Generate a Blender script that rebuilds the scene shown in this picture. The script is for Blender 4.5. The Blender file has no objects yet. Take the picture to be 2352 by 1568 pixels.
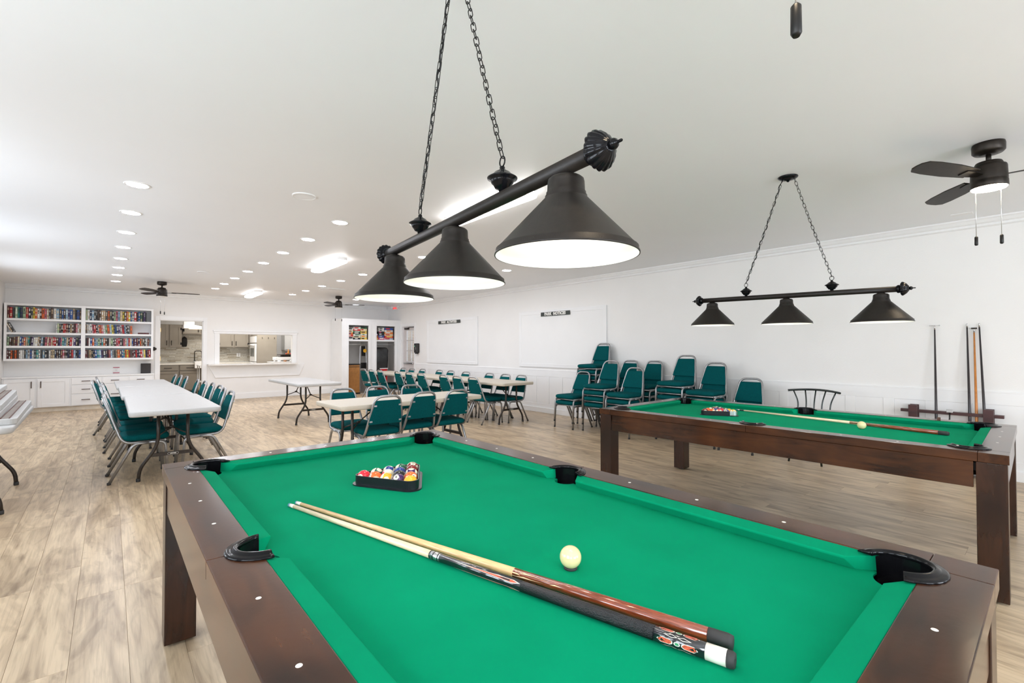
import bpy, bmesh, math, random
from mathutils import Vector, Matrix, Euler
random.seed(7)
S = bpy.context.scene
COL = S.collection
PI = math.pi
rad = math.radians

# ------------------------------------------------------------------ camera
cam_d = bpy.data.cameras.new('camera')
cam = bpy.data.objects.new('camera', cam_d)
COL.objects.link(cam)
cam_d.sensor_width = 36.0
cam_d.lens = 1076.93 / 2352 * 36
cam_d.clip_start = 0.02
cam_d.clip_end = 200
CAM = Vector((0, 0, 1.33))
cam.location = CAM
cam.rotation_euler = (rad(90 + 0.9259), 0, rad(-40.6495))
S.camera = cam

# ------------------------------------------------------------------ look
S.view_settings.view_transform = 'Standard'
S.view_settings.look = 'None'
S.view_settings.gamma = 1
S.view_settings.use_curve_mapping = False
S.view_settings.exposure = 0.74
cy = S.cycles
cy.use_denoising = True
cy.max_bounces = 10
cy.diffuse_bounces = 6
cy.glossy_bounces = 4
cy.transmission_bounces = 6
cy.sample_clamp_indirect = 6
cy.caustics_reflective = False
cy.caustics_refractive = False

# ------------------------------------------------------------------ world and daylight
W = bpy.data.worlds.new('sky')
S.world = W
W.use_nodes = True
wn = W.node_tree.nodes
bgn = wn['Background']
bgn.inputs[0].default_value = (0.86, 0.93, 1.0, 1)
bgn.inputs[1].default_value = 1.6


def area(name, loc, rot, sx, sy, power, color=(1, 1, 1), spread=180):
    d = bpy.data.lights.new(name, 'AREA')
    d.shape = 'RECTANGLE'
    d.size = sx
    d.size_y = sy
    d.energy = power
    d.color = color
    d.spread = rad(spread)
    o = bpy.data.objects.new(name, d)
    o.location = loc
    o.rotation_euler = rot
    COL.objects.link(o)
    return o


# daylight just outside the windows of the near wall and of the left wall
NEARY, LEFTX = -3.6, -1.66
FRONT_WIN = [(0.1, 1.7), (2.6, 4.2), (5.0, 6.6)]          # x ranges, near wall
LEFT_WIN = [(-2.9, -1.3), (-0.7, 0.9), (1.5, 3.1), (4.2, 5.8), (7.0, 8.6), (9.8, 11.4)]   # y ranges, left wall
for a, b in FRONT_WIN:
    area('window_daylight', ((a + b) / 2, NEARY - 0.16, 1.55), (rad(90), 0, 0), b - a, 1.3, 76 if a < 4.5 else 8, (0.87, 0.905, 1.0))
for a, b in LEFT_WIN:
    area('window_daylight', (LEFTX - 0.16, (a + b) / 2, 1.55), (rad(90), 0, rad(-90)), b - a, 1.3, 48 if b < 1 else 20 if b < 4 else 24, (0.87, 0.905, 1.0))

XW, YF, ZC = 6.93, 14.3, 2.70

# ------------------------------------------------------------------ node materials
MATS = {}


def mat(name, rgb, rough=0.5, metal=0.0, var=0.06, nscale=8.0, stretch=(1, 1, 1), bump=0.0, bscale=120.0,
        coat=0.0, emit=0.0, dark=None, spec=0.5, sheen=0.0):
    if name in MATS:
        return MATS[name]
    m = bpy.data.materials.new(name)
    m.use_nodes = True
    nt = m.node_tree
    N, L = nt.nodes, nt.links
    b = N['Principled BSDF']
    b.inputs['Roughness'].default_value = rough
    b.inputs['Metallic'].default_value = metal
    b.inputs['Specular IOR Level'].default_value = spec
    if coat:
        b.inputs['Coat Weight'].default_value = coat
        b.inputs['Coat Roughness'].default_value = 0.12
    if sheen:
        b.inputs['Sheen Weight'].default_value = sheen
        b.inputs['Sheen Roughness'].default_value = 0.4
    tc = N.new('ShaderNodeTexCoord')
    mp = N.new('ShaderNodeMapping')
    mp.inputs['Scale'].default_value = stretch
    L.new(tc.outputs['Object'], mp.inputs['Vector'])
    no = N.new('ShaderNodeTexNoise')
    no.inputs['Scale'].default_value = nscale
    no.inputs['Detail'].default_value = 5
    L.new(mp.outputs[0], no.inputs['Vector'])
    rp = N.new('ShaderNodeValToRGB')
    d = dark if dark else tuple(c * (1 - 2.2 * var) for c in rgb)
    hi = tuple(min(1, c * (1 + 1.2 * var)) for c in rgb)
    rp.color_ramp.elements[0].position = 0.3
    rp.color_ramp.elements[1].position = 0.68
    rp.color_ramp.elements[0].color = (*d, 1)
    rp.color_ramp.elements[1].color = (*hi, 1)
    L.new(no.outputs[0], rp.inputs[0])
    L.new(rp.outputs[0], b.inputs['Base Color'])
    if bump:
        n2 = N.new('ShaderNodeTexNoise')
        n2.inputs['Scale'].default_value = bscale
        n2.inputs['Detail'].default_value = 3
        L.new(tc.outputs['Object'], n2.inputs['Vector'])
        bp = N.new('ShaderNodeBump')
        bp.inputs['Strength'].default_value = bump
        bp.inputs['Distance'].default_value = 0.004
        L.new(n2.outputs[0], bp.inputs['Height'])
        L.new(bp.outputs[0], b.inputs['Normal'])
    if emit:
        b.inputs['Emission Color'].default_value = (*rgb, 1)
        b.inputs['Emission Strength'].default_value = emit
    MATS[name] = m
    return m


WHITE = (0.80, 0.785, 0.765)
m_wall = mat('wall_paint', (0.84, 0.828, 0.812), 0.6, var=0.01, nscale=1.5, bump=0.25, bscale=90)
m_ceil = mat('ceiling_paint', (0.855, 0.868, 0.892), 0.45, var=0.012, nscale=0.6)
m_trim = mat('trim_paint', (0.85, 0.85, 0.85), 0.35, var=0.01, nscale=3)
m_cab = mat('white_cabinet_paint', (0.85, 0.85, 0.85), 0.35, var=0.01, nscale=3)
m_shelfback = mat('bookcase_back_paint', (0.86, 0.86, 0.86), 0.5, var=0.02, nscale=3)
m_groove = mat('mid_grey_paint', (0.52, 0.50, 0.48), 0.6, var=0.02)  # even mid grey for sockets, small print and the vent backing
m_black = mat('black_metal', (0.018, 0.017, 0.016), 0.38, 0.6, var=0.1, nscale=40)
m_bronze = mat('dark_bronze', (0.030, 0.024, 0.019), 0.42, 0.7, var=0.1, nscale=30)
m_shade = mat('matte_black_shade', (0.0145, 0.0115, 0.0092), 0.42, 0.0, var=0.1, nscale=60, bump=0.1, bscale=500, spec=0.30)
m_liner = mat('white_enamel', (0.86, 0.84, 0.80), 0.4, var=0.01)
m_chrome = mat('grey_chair_tube', (0.36, 0.36, 0.365), 0.34, 0.85, var=0.05, nscale=30)
m_teal = mat('teal_fabric', (0.0015, 0.078, 0.084), 0.9, var=0.14, nscale=160, bump=0.3, bscale=700, spec=0.06)
m_cap = mat('dark_rubber', (0.03, 0.03, 0.03), 0.7, var=0.1)
m_tabletop = mat('white_blow_moulded_plastic', (0.46, 0.455, 0.445), 0.42, var=0.02, nscale=60, bump=0.12, bscale=300)
m_tableleg = mat('dark_bronze_table_leg', (0.045, 0.036, 0.030), 0.38, 0.5, var=0.08, nscale=30)
m_cloth = mat('green_billiard_cloth', (0.0010, 0.240, 0.115), 0.95, var=0.035, nscale=5, bump=0.15, bscale=900, spec=0.04)
m_rubber = mat('black_pocket_plastic', (0.005, 0.005, 0.006), 0.12, var=0.1, spec=0.2)
m_pearl = mat('pearl_sight', (0.75, 0.72, 0.66), 0.3, var=0.05)
m_brass = mat('brass', (0.75, 0.5, 0.16), 0.3, 0.9, var=0.05)
m_steel = mat('brushed_steel', (0.6, 0.6, 0.6), 0.3, 1.0, var=0.04, nscale=40)
m_lamp = mat('led_white_diffuser', (0.91, 0.925, 1.0), 0.4, var=0.0, emit=86)
m_tube = mat('led_tube_diffuser', (1.0, 0.97, 0.95), 0.4, var=0.0, emit=9)
m_fanlamp = mat('fan_lamp_glass', (1.0, 0.80, 0.56), 0.4, var=0.0, emit=34)
m_fanoff = mat('fan_lamp_glass_unlit', (0.8, 0.78, 0.74), 0.3, var=0.0)
m_bulb = mat('warm_bulb', (1.0, 0.93, 0.88), 0.4, var=0.0, emit=26)


def wood_mat(name, c1, c2, rough, coat, axis, scale=1.0):
    """stained hardwood with grain along one axis"""
    m = bpy.data.materials.new(name)
    m.use_nodes = True
    nt = m.node_tree
    N, L = nt.nodes, nt.links
    b = N['Principled BSDF']
    tc = N.new('ShaderNodeTexCoord')
    mp = N.new('ShaderNodeMapping')
    st = [9 * scale, 9 * scale, 9 * scale]
    st[axis] = 1.3 * scale
    mp.inputs['Scale'].default_value = st
    L.new(tc.outputs['Object'], mp.inputs[0])
    no = N.new('ShaderNodeTexNoise')
    no.inputs['Scale'].default_value = 2.2
    no.inputs['Detail'].default_value = 7
    no.inputs['Distortion'].default_value = 1.1
    L.new(mp.outputs[0], no.inputs['Vector'])
    bl = N.new('ShaderNodeTexNoise')
    bl.inputs['Scale'].default_value = 3.0
    bl.inputs['Detail'].default_value = 3
    L.new(tc.outputs['Object'], bl.inputs['Vector'])
    mx = N.new('ShaderNodeMath')
    mx.operation = 'MULTIPLY_ADD'
    mx.inputs[1].default_value = 0.55
    L.new(bl.outputs[0], mx.inputs[0])
    m2 = N.new('ShaderNodeMath')
    m2.operation = 'MULTIPLY'
    m2.inputs[1].default_value = 0.45
    L.new(no.outputs[0], m2.inputs[0])
    L.new(m2.outputs[0], mx.inputs[2])
    rp = N.new('ShaderNodeValToRGB')
    rp.color_ramp.elements[0].position = 0.36
    rp.color_ramp.elements[1].position = 0.66
    rp.color_ramp.elements[0].color = (*c1, 1)
    rp.color_ramp.elements[1].color = (*c2, 1)
    L.new(mx.outputs[0], rp.inputs[0])
    L.new(rp.outputs[0], b.inputs['Base Color'])
    b.inputs['Roughness'].default_value = rough
    b.inputs['Specular IOR Level'].default_value = 0.46
    b.inputs['Coat Weight'].default_value = coat
    b.inputs['Coat Roughness'].default_value = 0.10
    rr = N.new('ShaderNodeTexNoise')
    rr.inputs['Scale'].default_value = 60
    rr.inputs['Detail'].default_value = 4
    L.new(tc.outputs['Object'], rr.inputs['Vector'])
    bp = N.new('ShaderNodeBump')
    bp.inputs['Strength'].default_value = 0.04
    bp.inputs['Distance'].default_value = 0.003
    L.new(rr.outputs[0], bp.inputs['Height'])
    L.new(bp.outputs[0], b.inputs['Normal'])
    MATS[name] = m
    return m


m_woodY = wood_mat('espresso_wood_long', (0.015, 0.0052, 0.0026), (0.080, 0.0265, 0.0090), 0.17, 0.0, 1)
m_woodX = wood_mat('espresso_wood_cross', (0.015, 0.0052, 0.0026), (0.080, 0.0265, 0.0090), 0.17, 0.0, 0)
m_woodZ = wood_mat('espresso_wood_upright', (0.011, 0.0040, 0.0020), (0.047, 0.0155, 0.0058), 0.24, 0.0, 2)
m_rack = wood_mat('mahogany_rack_wood', (0.035, 0.010, 0.012), (0.075, 0.022, 0.022), 0.4, 0.3, 1)


def floor_mat():
    m = bpy.data.materials.new('oak_vinyl_plank')
    m.use_nodes = True
    nt = m.node_tree
    N, L = nt.nodes, nt.links
    b = N['Principled BSDF']
    g = N.new('ShaderNodeNewGeometry')
    oi = N.new('ShaderNodeObjectInfo')
    ad = N.new('ShaderNodeMath')
    ad.operation = 'ADD'
    L.new(oi.outputs['Random'], ad.inputs[0])
    L.new(g.outputs['Random Per Island'], ad.inputs[1])
    fr = N.new('ShaderNodeMath')
    fr.operation = 'FRACT'
    L.new(ad.outputs[0], fr.inputs[0])
    sc = N.new('ShaderNodeMath')
    sc.operation = 'MULTIPLY'
    sc.inputs[1].default_value = 57.0
    L.new(fr.outputs[0], sc.inputs[0])
    cx = N.new('ShaderNodeCombineXYZ')
    for i in range(3):
        L.new(sc.outputs[0], cx.inputs[i])
    va = N.new('ShaderNodeVectorMath')
    va.operation = 'ADD'
    L.new(g.outputs['Position'], va.inputs[0])
    L.new(cx.outputs[0], va.inputs[1])

    def noise(scl, stretch, det, dis, ramp):
        mp = N.new('ShaderNodeMapping')
        mp.inputs['Scale'].default_value = stretch
        L.new(va.outputs[0], mp.inputs[0])
        n = N.new('ShaderNodeTexNoise')
        n.inputs['Scale'].default_value = scl
        n.inputs['Detail'].default_value = det
        n.inputs['Distortion'].default_value = dis
        L.new(mp.outputs[0], n.inputs['Vector'])
        r = N.new('ShaderNodeValToRGB')
        for e, (p, c) in zip(r.color_ramp.elements, ramp):
            e.position = p
            e.color = (*c, 1)
        L.new(n.outputs[0], r.inputs[0])
        return r
    r1 = noise(1.0, (7.5, 1.3, 1), 7, 1.5, [(0.32, (0.37, 0.268, 0.170)), (0.60, (0.62, 0.480, 0.318))])
    r2 = noise(1.0, (85, 4.0, 1), 4, 0.3, [(0.30, (0.72, 0.70, 0.68)), (0.55, (1, 1, 1))])
    r3 = noise(1.0, (4.2, 1.3, 1), 5, 3.4, [(0.34, (0.60, 0.57, 0.54)), (0.46, (1, 1, 1))])
    mu = N.new('ShaderNodeMix')
    mu.data_type = 'RGBA'
    mu.blend_type = 'MULTIPLY'
    mu.inputs[0].default_value = 0.75
    L.new(r1.outputs[0], mu.inputs[6])
    L.new(r2.outputs[0], mu.inputs[7])
    mu2 = N.new('ShaderNodeMix')
    mu2.data_type = 'RGBA'
    mu2.blend_type = 'MULTIPLY'
    mu2.inputs[0].default_value = 0.6
    L.new(mu.outputs[2], mu2.inputs[6])
    L.new(r3.outputs[0], mu2.inputs[7])
    hs = N.new('ShaderNodeHueSaturation')
    mr = N.new('ShaderNodeMapRange')
    mr.inputs[3].default_value = 0.95
    mr.inputs[4].default_value = 1.06
    L.new(fr.outputs[0], mr.inputs[0])
    L.new(mr.outputs[0], hs.inputs['Value'])
    L.new(mu2.outputs[2], hs.inputs['Color'])
    L.new(hs.outputs[0], b.inputs['Base Color'])
    b.inputs['Roughness'].default_value = 0.36
    b.inputs['Specular IOR Level'].default_value = 0.45
    bp = N.new('ShaderNodeBump')
    bp.inputs['Strength'].default_value = 0.06
    bp.inputs['Distance'].default_value = 0.002
    L.new(r2.outputs[0], bp.inputs['Height'])
    L.new(bp.outputs[0], b.inputs['Normal'])
    return m


m_floor = floor_mat()


def glass_mat():
    m = bpy.data.materials.new('clear_glass')
    m.use_nodes = True
    N, L = m.node_tree.nodes, m.node_tree.links
    N.remove(N['Principled BSDF'])
    t = N.new('ShaderNodeBsdfTransparent')
    t.inputs[0].default_value = (0.96, 0.98, 0.98, 1)
    gl = N.new('ShaderNodeBsdfGlossy')
    gl.inputs['Roughness'].default_value = 0.02
    no = N.new('ShaderNodeTexNoise')
    no.inputs['Scale'].default_value = 3
    mr = N.new('ShaderNodeMapRange')
    mr.inputs[3].default_value = 0.04
    mr.inputs[4].default_value = 0.07
    L.new(no.outputs[0], mr.inputs[0])
    mx = N.new('ShaderNodeMixShader')
    L.new(mr.outputs[0], mx.inputs[0])
    L.new(t.outputs[0], mx.inputs[1])
    L.new(gl.outputs[0], mx.inputs[2])
    L.new(mx.outputs[0], N['Material Output'].inputs[0])
    return m


m_glass = glass_mat()


# ------------------------------------------------------------------ mesh builder
class MB:
    def __init__(self):
        self.v, self.f, self.s, self.m = [], [], [], []

    def add(self, vs, fs, smooth=False, mi=0):
        o = len(self.v)
        self.v += [tuple(p) for p in vs]
        for f in fs:
            self.f.append(tuple(i + o for i in f))
            self.s.append(smooth)
            self.m.append(mi)
        return self

    def box(self, x0, x1, y0, y1, z0, z1, mi=0, mtx=None):
        vs = [(x, y, z) for z in (z0, z1) for y in (y0, y1) for x in (x0, x1)]
        if mtx is not None:
            vs = [mtx @ Vector(p) for p in vs]
        return self.add(vs, [(0, 2, 3, 1), (4, 5, 7, 6), (0, 1, 5, 4), (2, 6, 7, 3), (0, 4, 6, 2), (1, 3, 7, 5)], False, mi)

    def prism(self, poly, z0, z1, mi=0, smooth=False):
        """2d polygon (ccw) extruded in z"""
        n = len(poly)
        vs = [(x, y, z0) for x, y in poly] + [(x, y, z1) for x, y in poly]
        self.add(vs, [tuple(range(n - 1, -1, -1)), tuple(range(n, 2 * n))], False, mi)
        o = len(self.v) - 2 * n
        for i in range(n):
            j = (i + 1) % n
            self.f.append((o + i, o + j, o + n + j, o + n + i))
            self.s.append(smooth)
            self.m.append(mi)
        return self

    def tube(self, pts, r, n=8, closed=False, caps=True, mi=0):
        pts = [Vector(p) for p in pts]
        k = len(pts)
        rs = r if isinstance(r, (list, tuple)) else [r] * k
        vs = []
        up = None
        for i, p in enumerate(pts):
            if closed:
                t = (pts[(i + 1) % k] - pts[i - 1]).normalized()
            else:
                t = (pts[min(i + 1, k - 1)] - pts[max(i - 1, 0)]).normalized()
            if up is None:
                a = Vector((0, 0, 1)) if abs(t.z) < 0.9 else Vector((1, 0, 0))
                up = (a - t * a.dot(t)).normalized()
            else:
                up = (up - t * up.dot(t)).normalized()
            s = t.cross(up)
            for j in range(n):
                a = 2 * PI * j / n
                vs.append(p + (up * math.cos(a) + s * math.sin(a)) * rs[i])
        fs = []
        for i in range(k if closed else k - 1):
            i2 = (i + 1) % k
            for j in range(n):
                j2 = (j + 1) % n
                fs.append((i * n + j, i * n + j2, i2 * n + j2, i2 * n + j))
        self.add(vs, fs, True, mi)
        if caps and not closed:
            o = len(self.v) - k * n
            self.f.append(tuple(o + j for j in range(n - 1, -1, -1)))
            self.f.append(tuple(o + (k - 1) * n + j for j in range(n)))
            self.s += [False, False]
            self.m += [mi, mi]
        return self

    def lathe(self, prof, n=24, cap0=True, cap1=True, mi=0, mtx=None, mod=None, a0=0.0, a1=2 * PI):
        """profile of (r, z); mod(theta, index) scales the radius"""
        full = abs(a1 - a0 - 2 * PI) < 1e-6
        cnt = n if full else n + 1
        vs = []
        for i, (r, z) in enumerate(prof):
            for j in range(cnt):
                a = a0 + (a1 - a0) * j / n
                rr = r * (mod(a, i) if mod else 1)
                vs.append(Vector((rr * math.cos(a), rr * math.sin(a), z)))
        if mtx is not None:
            vs = [mtx @ v for v in vs]
        fs = []
        for i in range(len(prof) - 1):
            for j in range(n):
                j2 = (j + 1) % cnt
                fs.append((i * cnt + j, i * cnt + j2, (i + 1) * cnt + j2, (i + 1) * cnt + j))
        self.add(vs, fs, True, mi)
        o = len(self.v) - len(prof) * cnt
        if full and cap0:
            self.f.append(tuple(o + j for j in range(n - 1, -1, -1)))
            self.s.append(False)
            self.m.append(mi)
        if full and cap1:
            q = o + (len(prof) - 1) * cnt
            self.f.append(tuple(q + j for j in range(n)))
            self.s.append(False)
            self.m.append(mi)
        return self

    def build(self, name, mats, parent=None, bevel=0.0, seg=2, loc=None):
        me = bpy.data.meshes.new(name)
        me.from_pydata(self.v, [], self.f)
        me.polygons.foreach_set('use_smooth', self.s)
        me.polygons.foreach_set('material_index', self.m)
        for x in (mats if isinstance(mats, (list, tuple)) else [mats]):
            me.materials.append(x)
        bm = bmesh.new()
        bm.from_mesh(me)
        bmesh.ops.recalc_face_normals(bm, faces=bm.faces)
        if bevel:
            ed = [e for e in bm.edges if len(e.link_faces) == 2 and e.calc_face_angle(0) > 0.5]
            bmesh.ops.bevel(bm, geom=ed, offset=bevel, segments=seg, affect='EDGES', profile=0.5, clamp_overlap=True)
        bm.to_mesh(me)
        bm.free()
        me.update()
        o = bpy.data.objects.new(name, me)
        COL.objects.link(o)
        if parent is not None:
            o.parent = parent
        if loc is not None:
            o.location = loc
        return o


def fillet(pts, r, seg=5):
    """round the inner corners of a polyline"""
    pts = [Vector(p) for p in pts]
    out = [pts[0]]
    for i in range(1, len(pts) - 1):
        a, b, c = pts[i - 1], pts[i], pts[i + 1]
        rr = r[i - 1] if isinstance(r, (list, tuple)) else r
        d1, d2 = (a - b), (c - b)
        l = min(rr, d1.length * 0.49, d2.length * 0.49)
        p, q = b + d1.normalized() * l, b + d2.normalized() * l
        for k in range(seg + 1):
            t = k / seg
            out.append(p * (1 - t) ** 2 + b * 2 * t * (1 - t) + q * t * t)
    out.append(pts[-1])
    return out


def roundrect(x0, x1, y0, y1, r, seg=5):
    out = []
    for cx, cy, a in ((x1 - r, y1 - r, 0), (x0 + r, y1 - r, 90), (x0 + r, y0 + r, 180), (x1 - r, y0 + r, 270)):
        for k in range(seg + 1):
            t = rad(a + 90 * k / seg)
            out.append((cx + r * math.cos(t), cy + r * math.sin(t)))
    return out


def pillow(x0, x1, y0, y1, z0, z1, r, bulge, mb=None, taper=None):
    """rounded cushion: stacked rounded rectangles"""
    mb = mb or MB()
    lev = [(0.0, 0.020), (0.12, 0.007), (0.35, 0.0), (0.6, 0.0), (0.82, 0.008), (0.94, 0.024), (1.0, 0.055)]
    rings = []
    for t, ins in lev:
        rings.append([(x, y, z0 + (z1 - z0) * t) for x, y in roundrect(x0 + ins, x1 - ins, y0 + ins, y1 - ins, max(r - ins * 0.4, 0.012), 5)])
    n = len(rings[0])
    vs = [p for rg in rings for p in rg]
    fs = [tuple(range(n - 1, -1, -1))]
    for i in range(len(rings) - 1):
        for j in range(n):
            j2 = (j + 1) % n
            fs.append((i * n + j, i * n + j2, (i + 1) * n + j2, (i + 1) * n + j))
    c = len(vs)
    vs.append(((x0 + x1) / 2, (y0 + y1) / 2, z1 + bulge))
    b = (len(rings) - 1) * n
    for j in range(n):
        fs.append((b + j, b + (j + 1) % n, c))
    mb.add(vs, fs, True)
    return mb


# ------------------------------------------------------------------ naming helpers
def thing(name, label, cat, loc=(0, 0, 0), rz=0.0, group=None):
    o = bpy.data.objects.new(name, None)
    o.empty_display_size = 0.1
    COL.objects.link(o)
    o.location = loc
    o.rotation_euler = (0, 0, rz)
    return tag(o, label, cat, group)


def tag(o, label, cat, group=None):
    o['label'] = label
    o['category'] = cat
    if group:
        o['group'] = group
    return o


def struct(o):
    o['kind'] = 'structure'
    return o


def dup(root, loc, rz=0.0, label=None, group=None):
    r = root.copy()
    COL.objects.link(r)
    r.location = loc
    r.rotation_euler = (0, 0, rz)
    if label:
        r['label'] = label
    if group:
        r['group'] = group
    for ch in list(root.children):
        c = ch.copy()
        COL.objects.link(c)
        c.parent = r
        for g in list(ch.children):
            d = g.copy()
            COL.objects.link(d)
            d.parent = c
    return r


ORD = ['first', 'second', 'third', 'fourth', 'fifth', 'sixth', 'seventh', 'eighth', 'ninth', 'tenth', 'eleventh', 'twelfth',
       'thirteenth', 'fourteenth', 'fifteenth', 'sixteenth', 'seventeenth', 'eighteenth', 'nineteenth', 'twentieth']


def ordinal(n):
    if n <= 20:
        return ORD[n - 1]
    t, u = divmod(n, 10)
    w = {2: 'twenty', 3: 'thirty', 4: 'forty'}[t]
    return w + '-' + ORD[u - 1] if u else {2: 'twentieth', 3: 'thirtieth', 4: 'fortieth'}[t]


def text_mesh(name, s, size, material, parent=None, extrude=0.0005, offset=0.0, align='CENTER', sx=1.0, spacing=1.0):
    cu = bpy.data.curves.new(name, 'FONT')
    cu.body = s
    cu.size = size
    cu.extrude = extrude
    cu.offset = offset
    cu.align_x = align
    cu.align_y = 'CENTER'
    cu.resolution_u = 3
    cu.space_character = spacing
    t = bpy.data.objects.new(name + '_tmp', cu)
    COL.objects.link(t)
    bpy.context.view_layer.update()
    me = bpy.data.meshes.new_from_object(t.evaluated_get(bpy.context.evaluated_depsgraph_get()))
    bpy.data.objects.remove(t)
    if sx != 1.0:
        for v in me.vertices:
            v.co.x *= sx
    me.materials.clear()
    me.materials.append(material)
    o = bpy.data.objects.new(name, me)
    COL.objects.link(o)
    if parent is not None:
        o.parent = parent
    return o


CF = Vector((math.sin(0.709467) * math.cos(0.01616), math.cos(0.709467) * math.cos(0.01616), math.sin(0.01616)))
CR = Vector((math.cos(0.709467), -math.sin(0.709467), 0))
CU = CR.cross(CF)


def project(p):
    k = Vector(p) - CAM
    d = k.dot(CF)
    if d < 0.05:
        return None
    return 1176 + 1076.93 * k.dot(CR) / d, 784 - 1076.93 * k.dot(CU) / d, d

# ================================================================== ROOM SHELL
# ---- floor: slab with separate vinyl planks
floor = struct(MB().box(LEFTX, XW + 1.4, NEARY, 17.5, -0.12, -0.006).build('floor', mat('floor_underlay', (0.34, 0.26, 0.18), 0.9)))
PWID, PLEN, GAP = 0.1965, 1.22, 0.0008
rp = random.Random(3)
plk = []
x = 0.275 - PWID * 10
while x < XW + 0.02:
    y = NEARY - rp.random() * PLEN
    while y < 15.6:
        y0, y1 = max(y, NEARY), min(y + PLEN, 15.6)
        x0, x1 = max(x, LEFTX), min(x + PWID, XW + 0.02)
        if y1 - y0 > 0.06 and x1 - x0 > 0.03:
            ps = [project((a, b, 0)) for a, b in ((x0, y0), (x1, y0), (x1, y1), (x0, y1))]
            ar = 0
            if all(ps):
                q = [(min(max(p[0], 0), 2352), min(max(p[1], 0), 1568)) for p in ps]
                ar = abs(sum(q[i][0] * q[(i + 1) % 4][1] - q[(i + 1) % 4][0] * q[i][1] for i in range(4))) / 2
            plk.append((ar, x0, x1, y0, y1))
        y += PLEN
    x += PWID


def plank_geo(mb, x0, x1, y0, y1):
    g, c = GAP / 2, 0.0006
    a, b, d, e = x0 + g, x1 - g, y0 + g, y1 - g
    vs = [(a, d, -0.006), (b, d, -0.006), (b, e, -0.006), (a, e, -0.006),
          (a, d, -c), (b, d, -c), (b, e, -c), (a, e, -c),
          (a + c, d + c, 0), (b - c, d + c, 0), (b - c, e - c, 0), (a + c, e - c, 0)]
    fs = [(8, 9, 10, 11)] + [(i, (i + 1) % 4, 4 + (i + 1) % 4, 4 + i) for i in range(4)] + \
         [(4 + i, 4 + (i + 1) % 4, 8 + (i + 1) % 4, 8 + i) for i in range(4)]
    mb.add(vs, fs)


plk.sort(key=lambda t: -t[0])
full_mesh = None
rest = MB()
for i, (ar, x0, x1, y0, y1) in enumerate(plk):
    if i < 300:
        w, l = x1 - x0, y1 - y0
        if abs(w - PWID) < 1e-4 and abs(l - PLEN) < 1e-4:
            if full_mesh is None:
                mb = MB()
                plank_geo(mb, -w / 2, w / 2, -l / 2, l / 2)
                o = mb.build('plank', m_floor, floor)
                full_mesh = o.data
            else:
                o = bpy.data.objects.new('plank', full_mesh)
                COL.objects.link(o)
                o.parent = floor
            o.location = ((x0 + x1) / 2, (y0 + y1) / 2, 0)
        else:
            mb = MB()
            plank_geo(mb, -w / 2, w / 2, -l / 2, l / 2)
            mb.build('plank', m_floor, floor, loc=((x0 + x1) / 2, (y0 + y1) / 2, 0))
    else:
        plank_geo(rest, x0, x1, y0, y1)
o = rest.build('distant_planks', m_floor, floor)
o['kind'] = 'stuff'

# ---- ceiling
struct(MB().box(LEFTX - 0.12, XW + 0.12, NEARY - 0.12, YF + 0.12, ZC, ZC + 0.1).build('ceiling', m_ceil))

# ---- right wall with the door opening
DY0, DY1, DZ = 12.56, 13.34, 2.03
mb = MB()
mb.box(XW, XW + 0.12, NEARY - 0.12, DY0, 0, ZC).box(XW, XW + 0.12, DY1, YF + 0.12, 0, ZC).box(XW, XW + 0.12, DY0, DY1, DZ, ZC)
wall_right = struct(mb.build('wall_right', m_wall))
# wainscot of rails, stiles and recessed panels
mb = MB().box(XW - 0.011, XW, NEARY, DY0 - 0.09, 0.757, 0.895)
mb.box(XW - 0.015, XW, NEARY, DY0 - 0.09, 0.880, 0.900)
mb.build('wainscot_top_rail', m_trim, wall_right, bevel=0.002)
MB().box(XW - 0.011, XW, NEARY, DY0 - 0.09, 0.10, 0.190).build('wainscot_bottom_rail', m_trim, wall_right, bevel=0.002)
st = MB().box(XW - 0.011, XW, -0.052, 0.052, 0.190, 0.757).build('stile', m_trim, wall_right, bevel=0.002)
pn = MB().box(XW - 0.004, XW, -0.135, 0.135, 0.190, 0.757).build('panel', m_trim, wall_right)
k = 0
yy = 0.6 + 0.135 - 0.3755 * 11
while yy < DY0 - 0.3:
    a, b = st, pn
    if k:
        a, b = st.copy(), pn.copy()
        COL.objects.link(a)
        COL.objects.link(b)
    b.location = (0, yy, 0)
    a.location = (0, yy + 0.3755 / 2, 0)
    yy += 0.3755
    k += 1
struct(MB().box(XW - 0.03, XW, NEARY, DY0 - 0.09, 0, 0.105).build('baseboard_right', m_trim, bevel=0.004))


def crown(axis, pos, a, b, name):
    """three-step crown moulding under the ceiling"""
    prof = [(0, ZC), (0.075, ZC), (0.075, ZC - 0.014), (0.060, ZC - 0.024), (0.045, ZC - 0.050), (0.026, ZC - 0.062), (0.026, ZC - 0.084), (0.012, ZC - 0.095), (0, ZC - 0.095)]
    vs = []
    for t in (a, b):
        for d, z in prof:
            vs.append((pos - d, t, z) if axis == 'x' else (t, pos - d, z))
    n = len(prof)
    fs = [tuple(range(n)), tuple(range(2 * n - 1, n - 1, -1))] + [(i, (i + 1) % n, n + (i + 1) % n, n + i) for i in range(n)]
    return struct(MB().add(vs, fs).build(name, m_trim))


crown('x', XW, NEARY, YF, 'trim_1')
crown('y', YF, LEFTX, XW - 0.08, 'trim_2')
# ---- left wall and near wall, both with windows behind the camera


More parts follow.
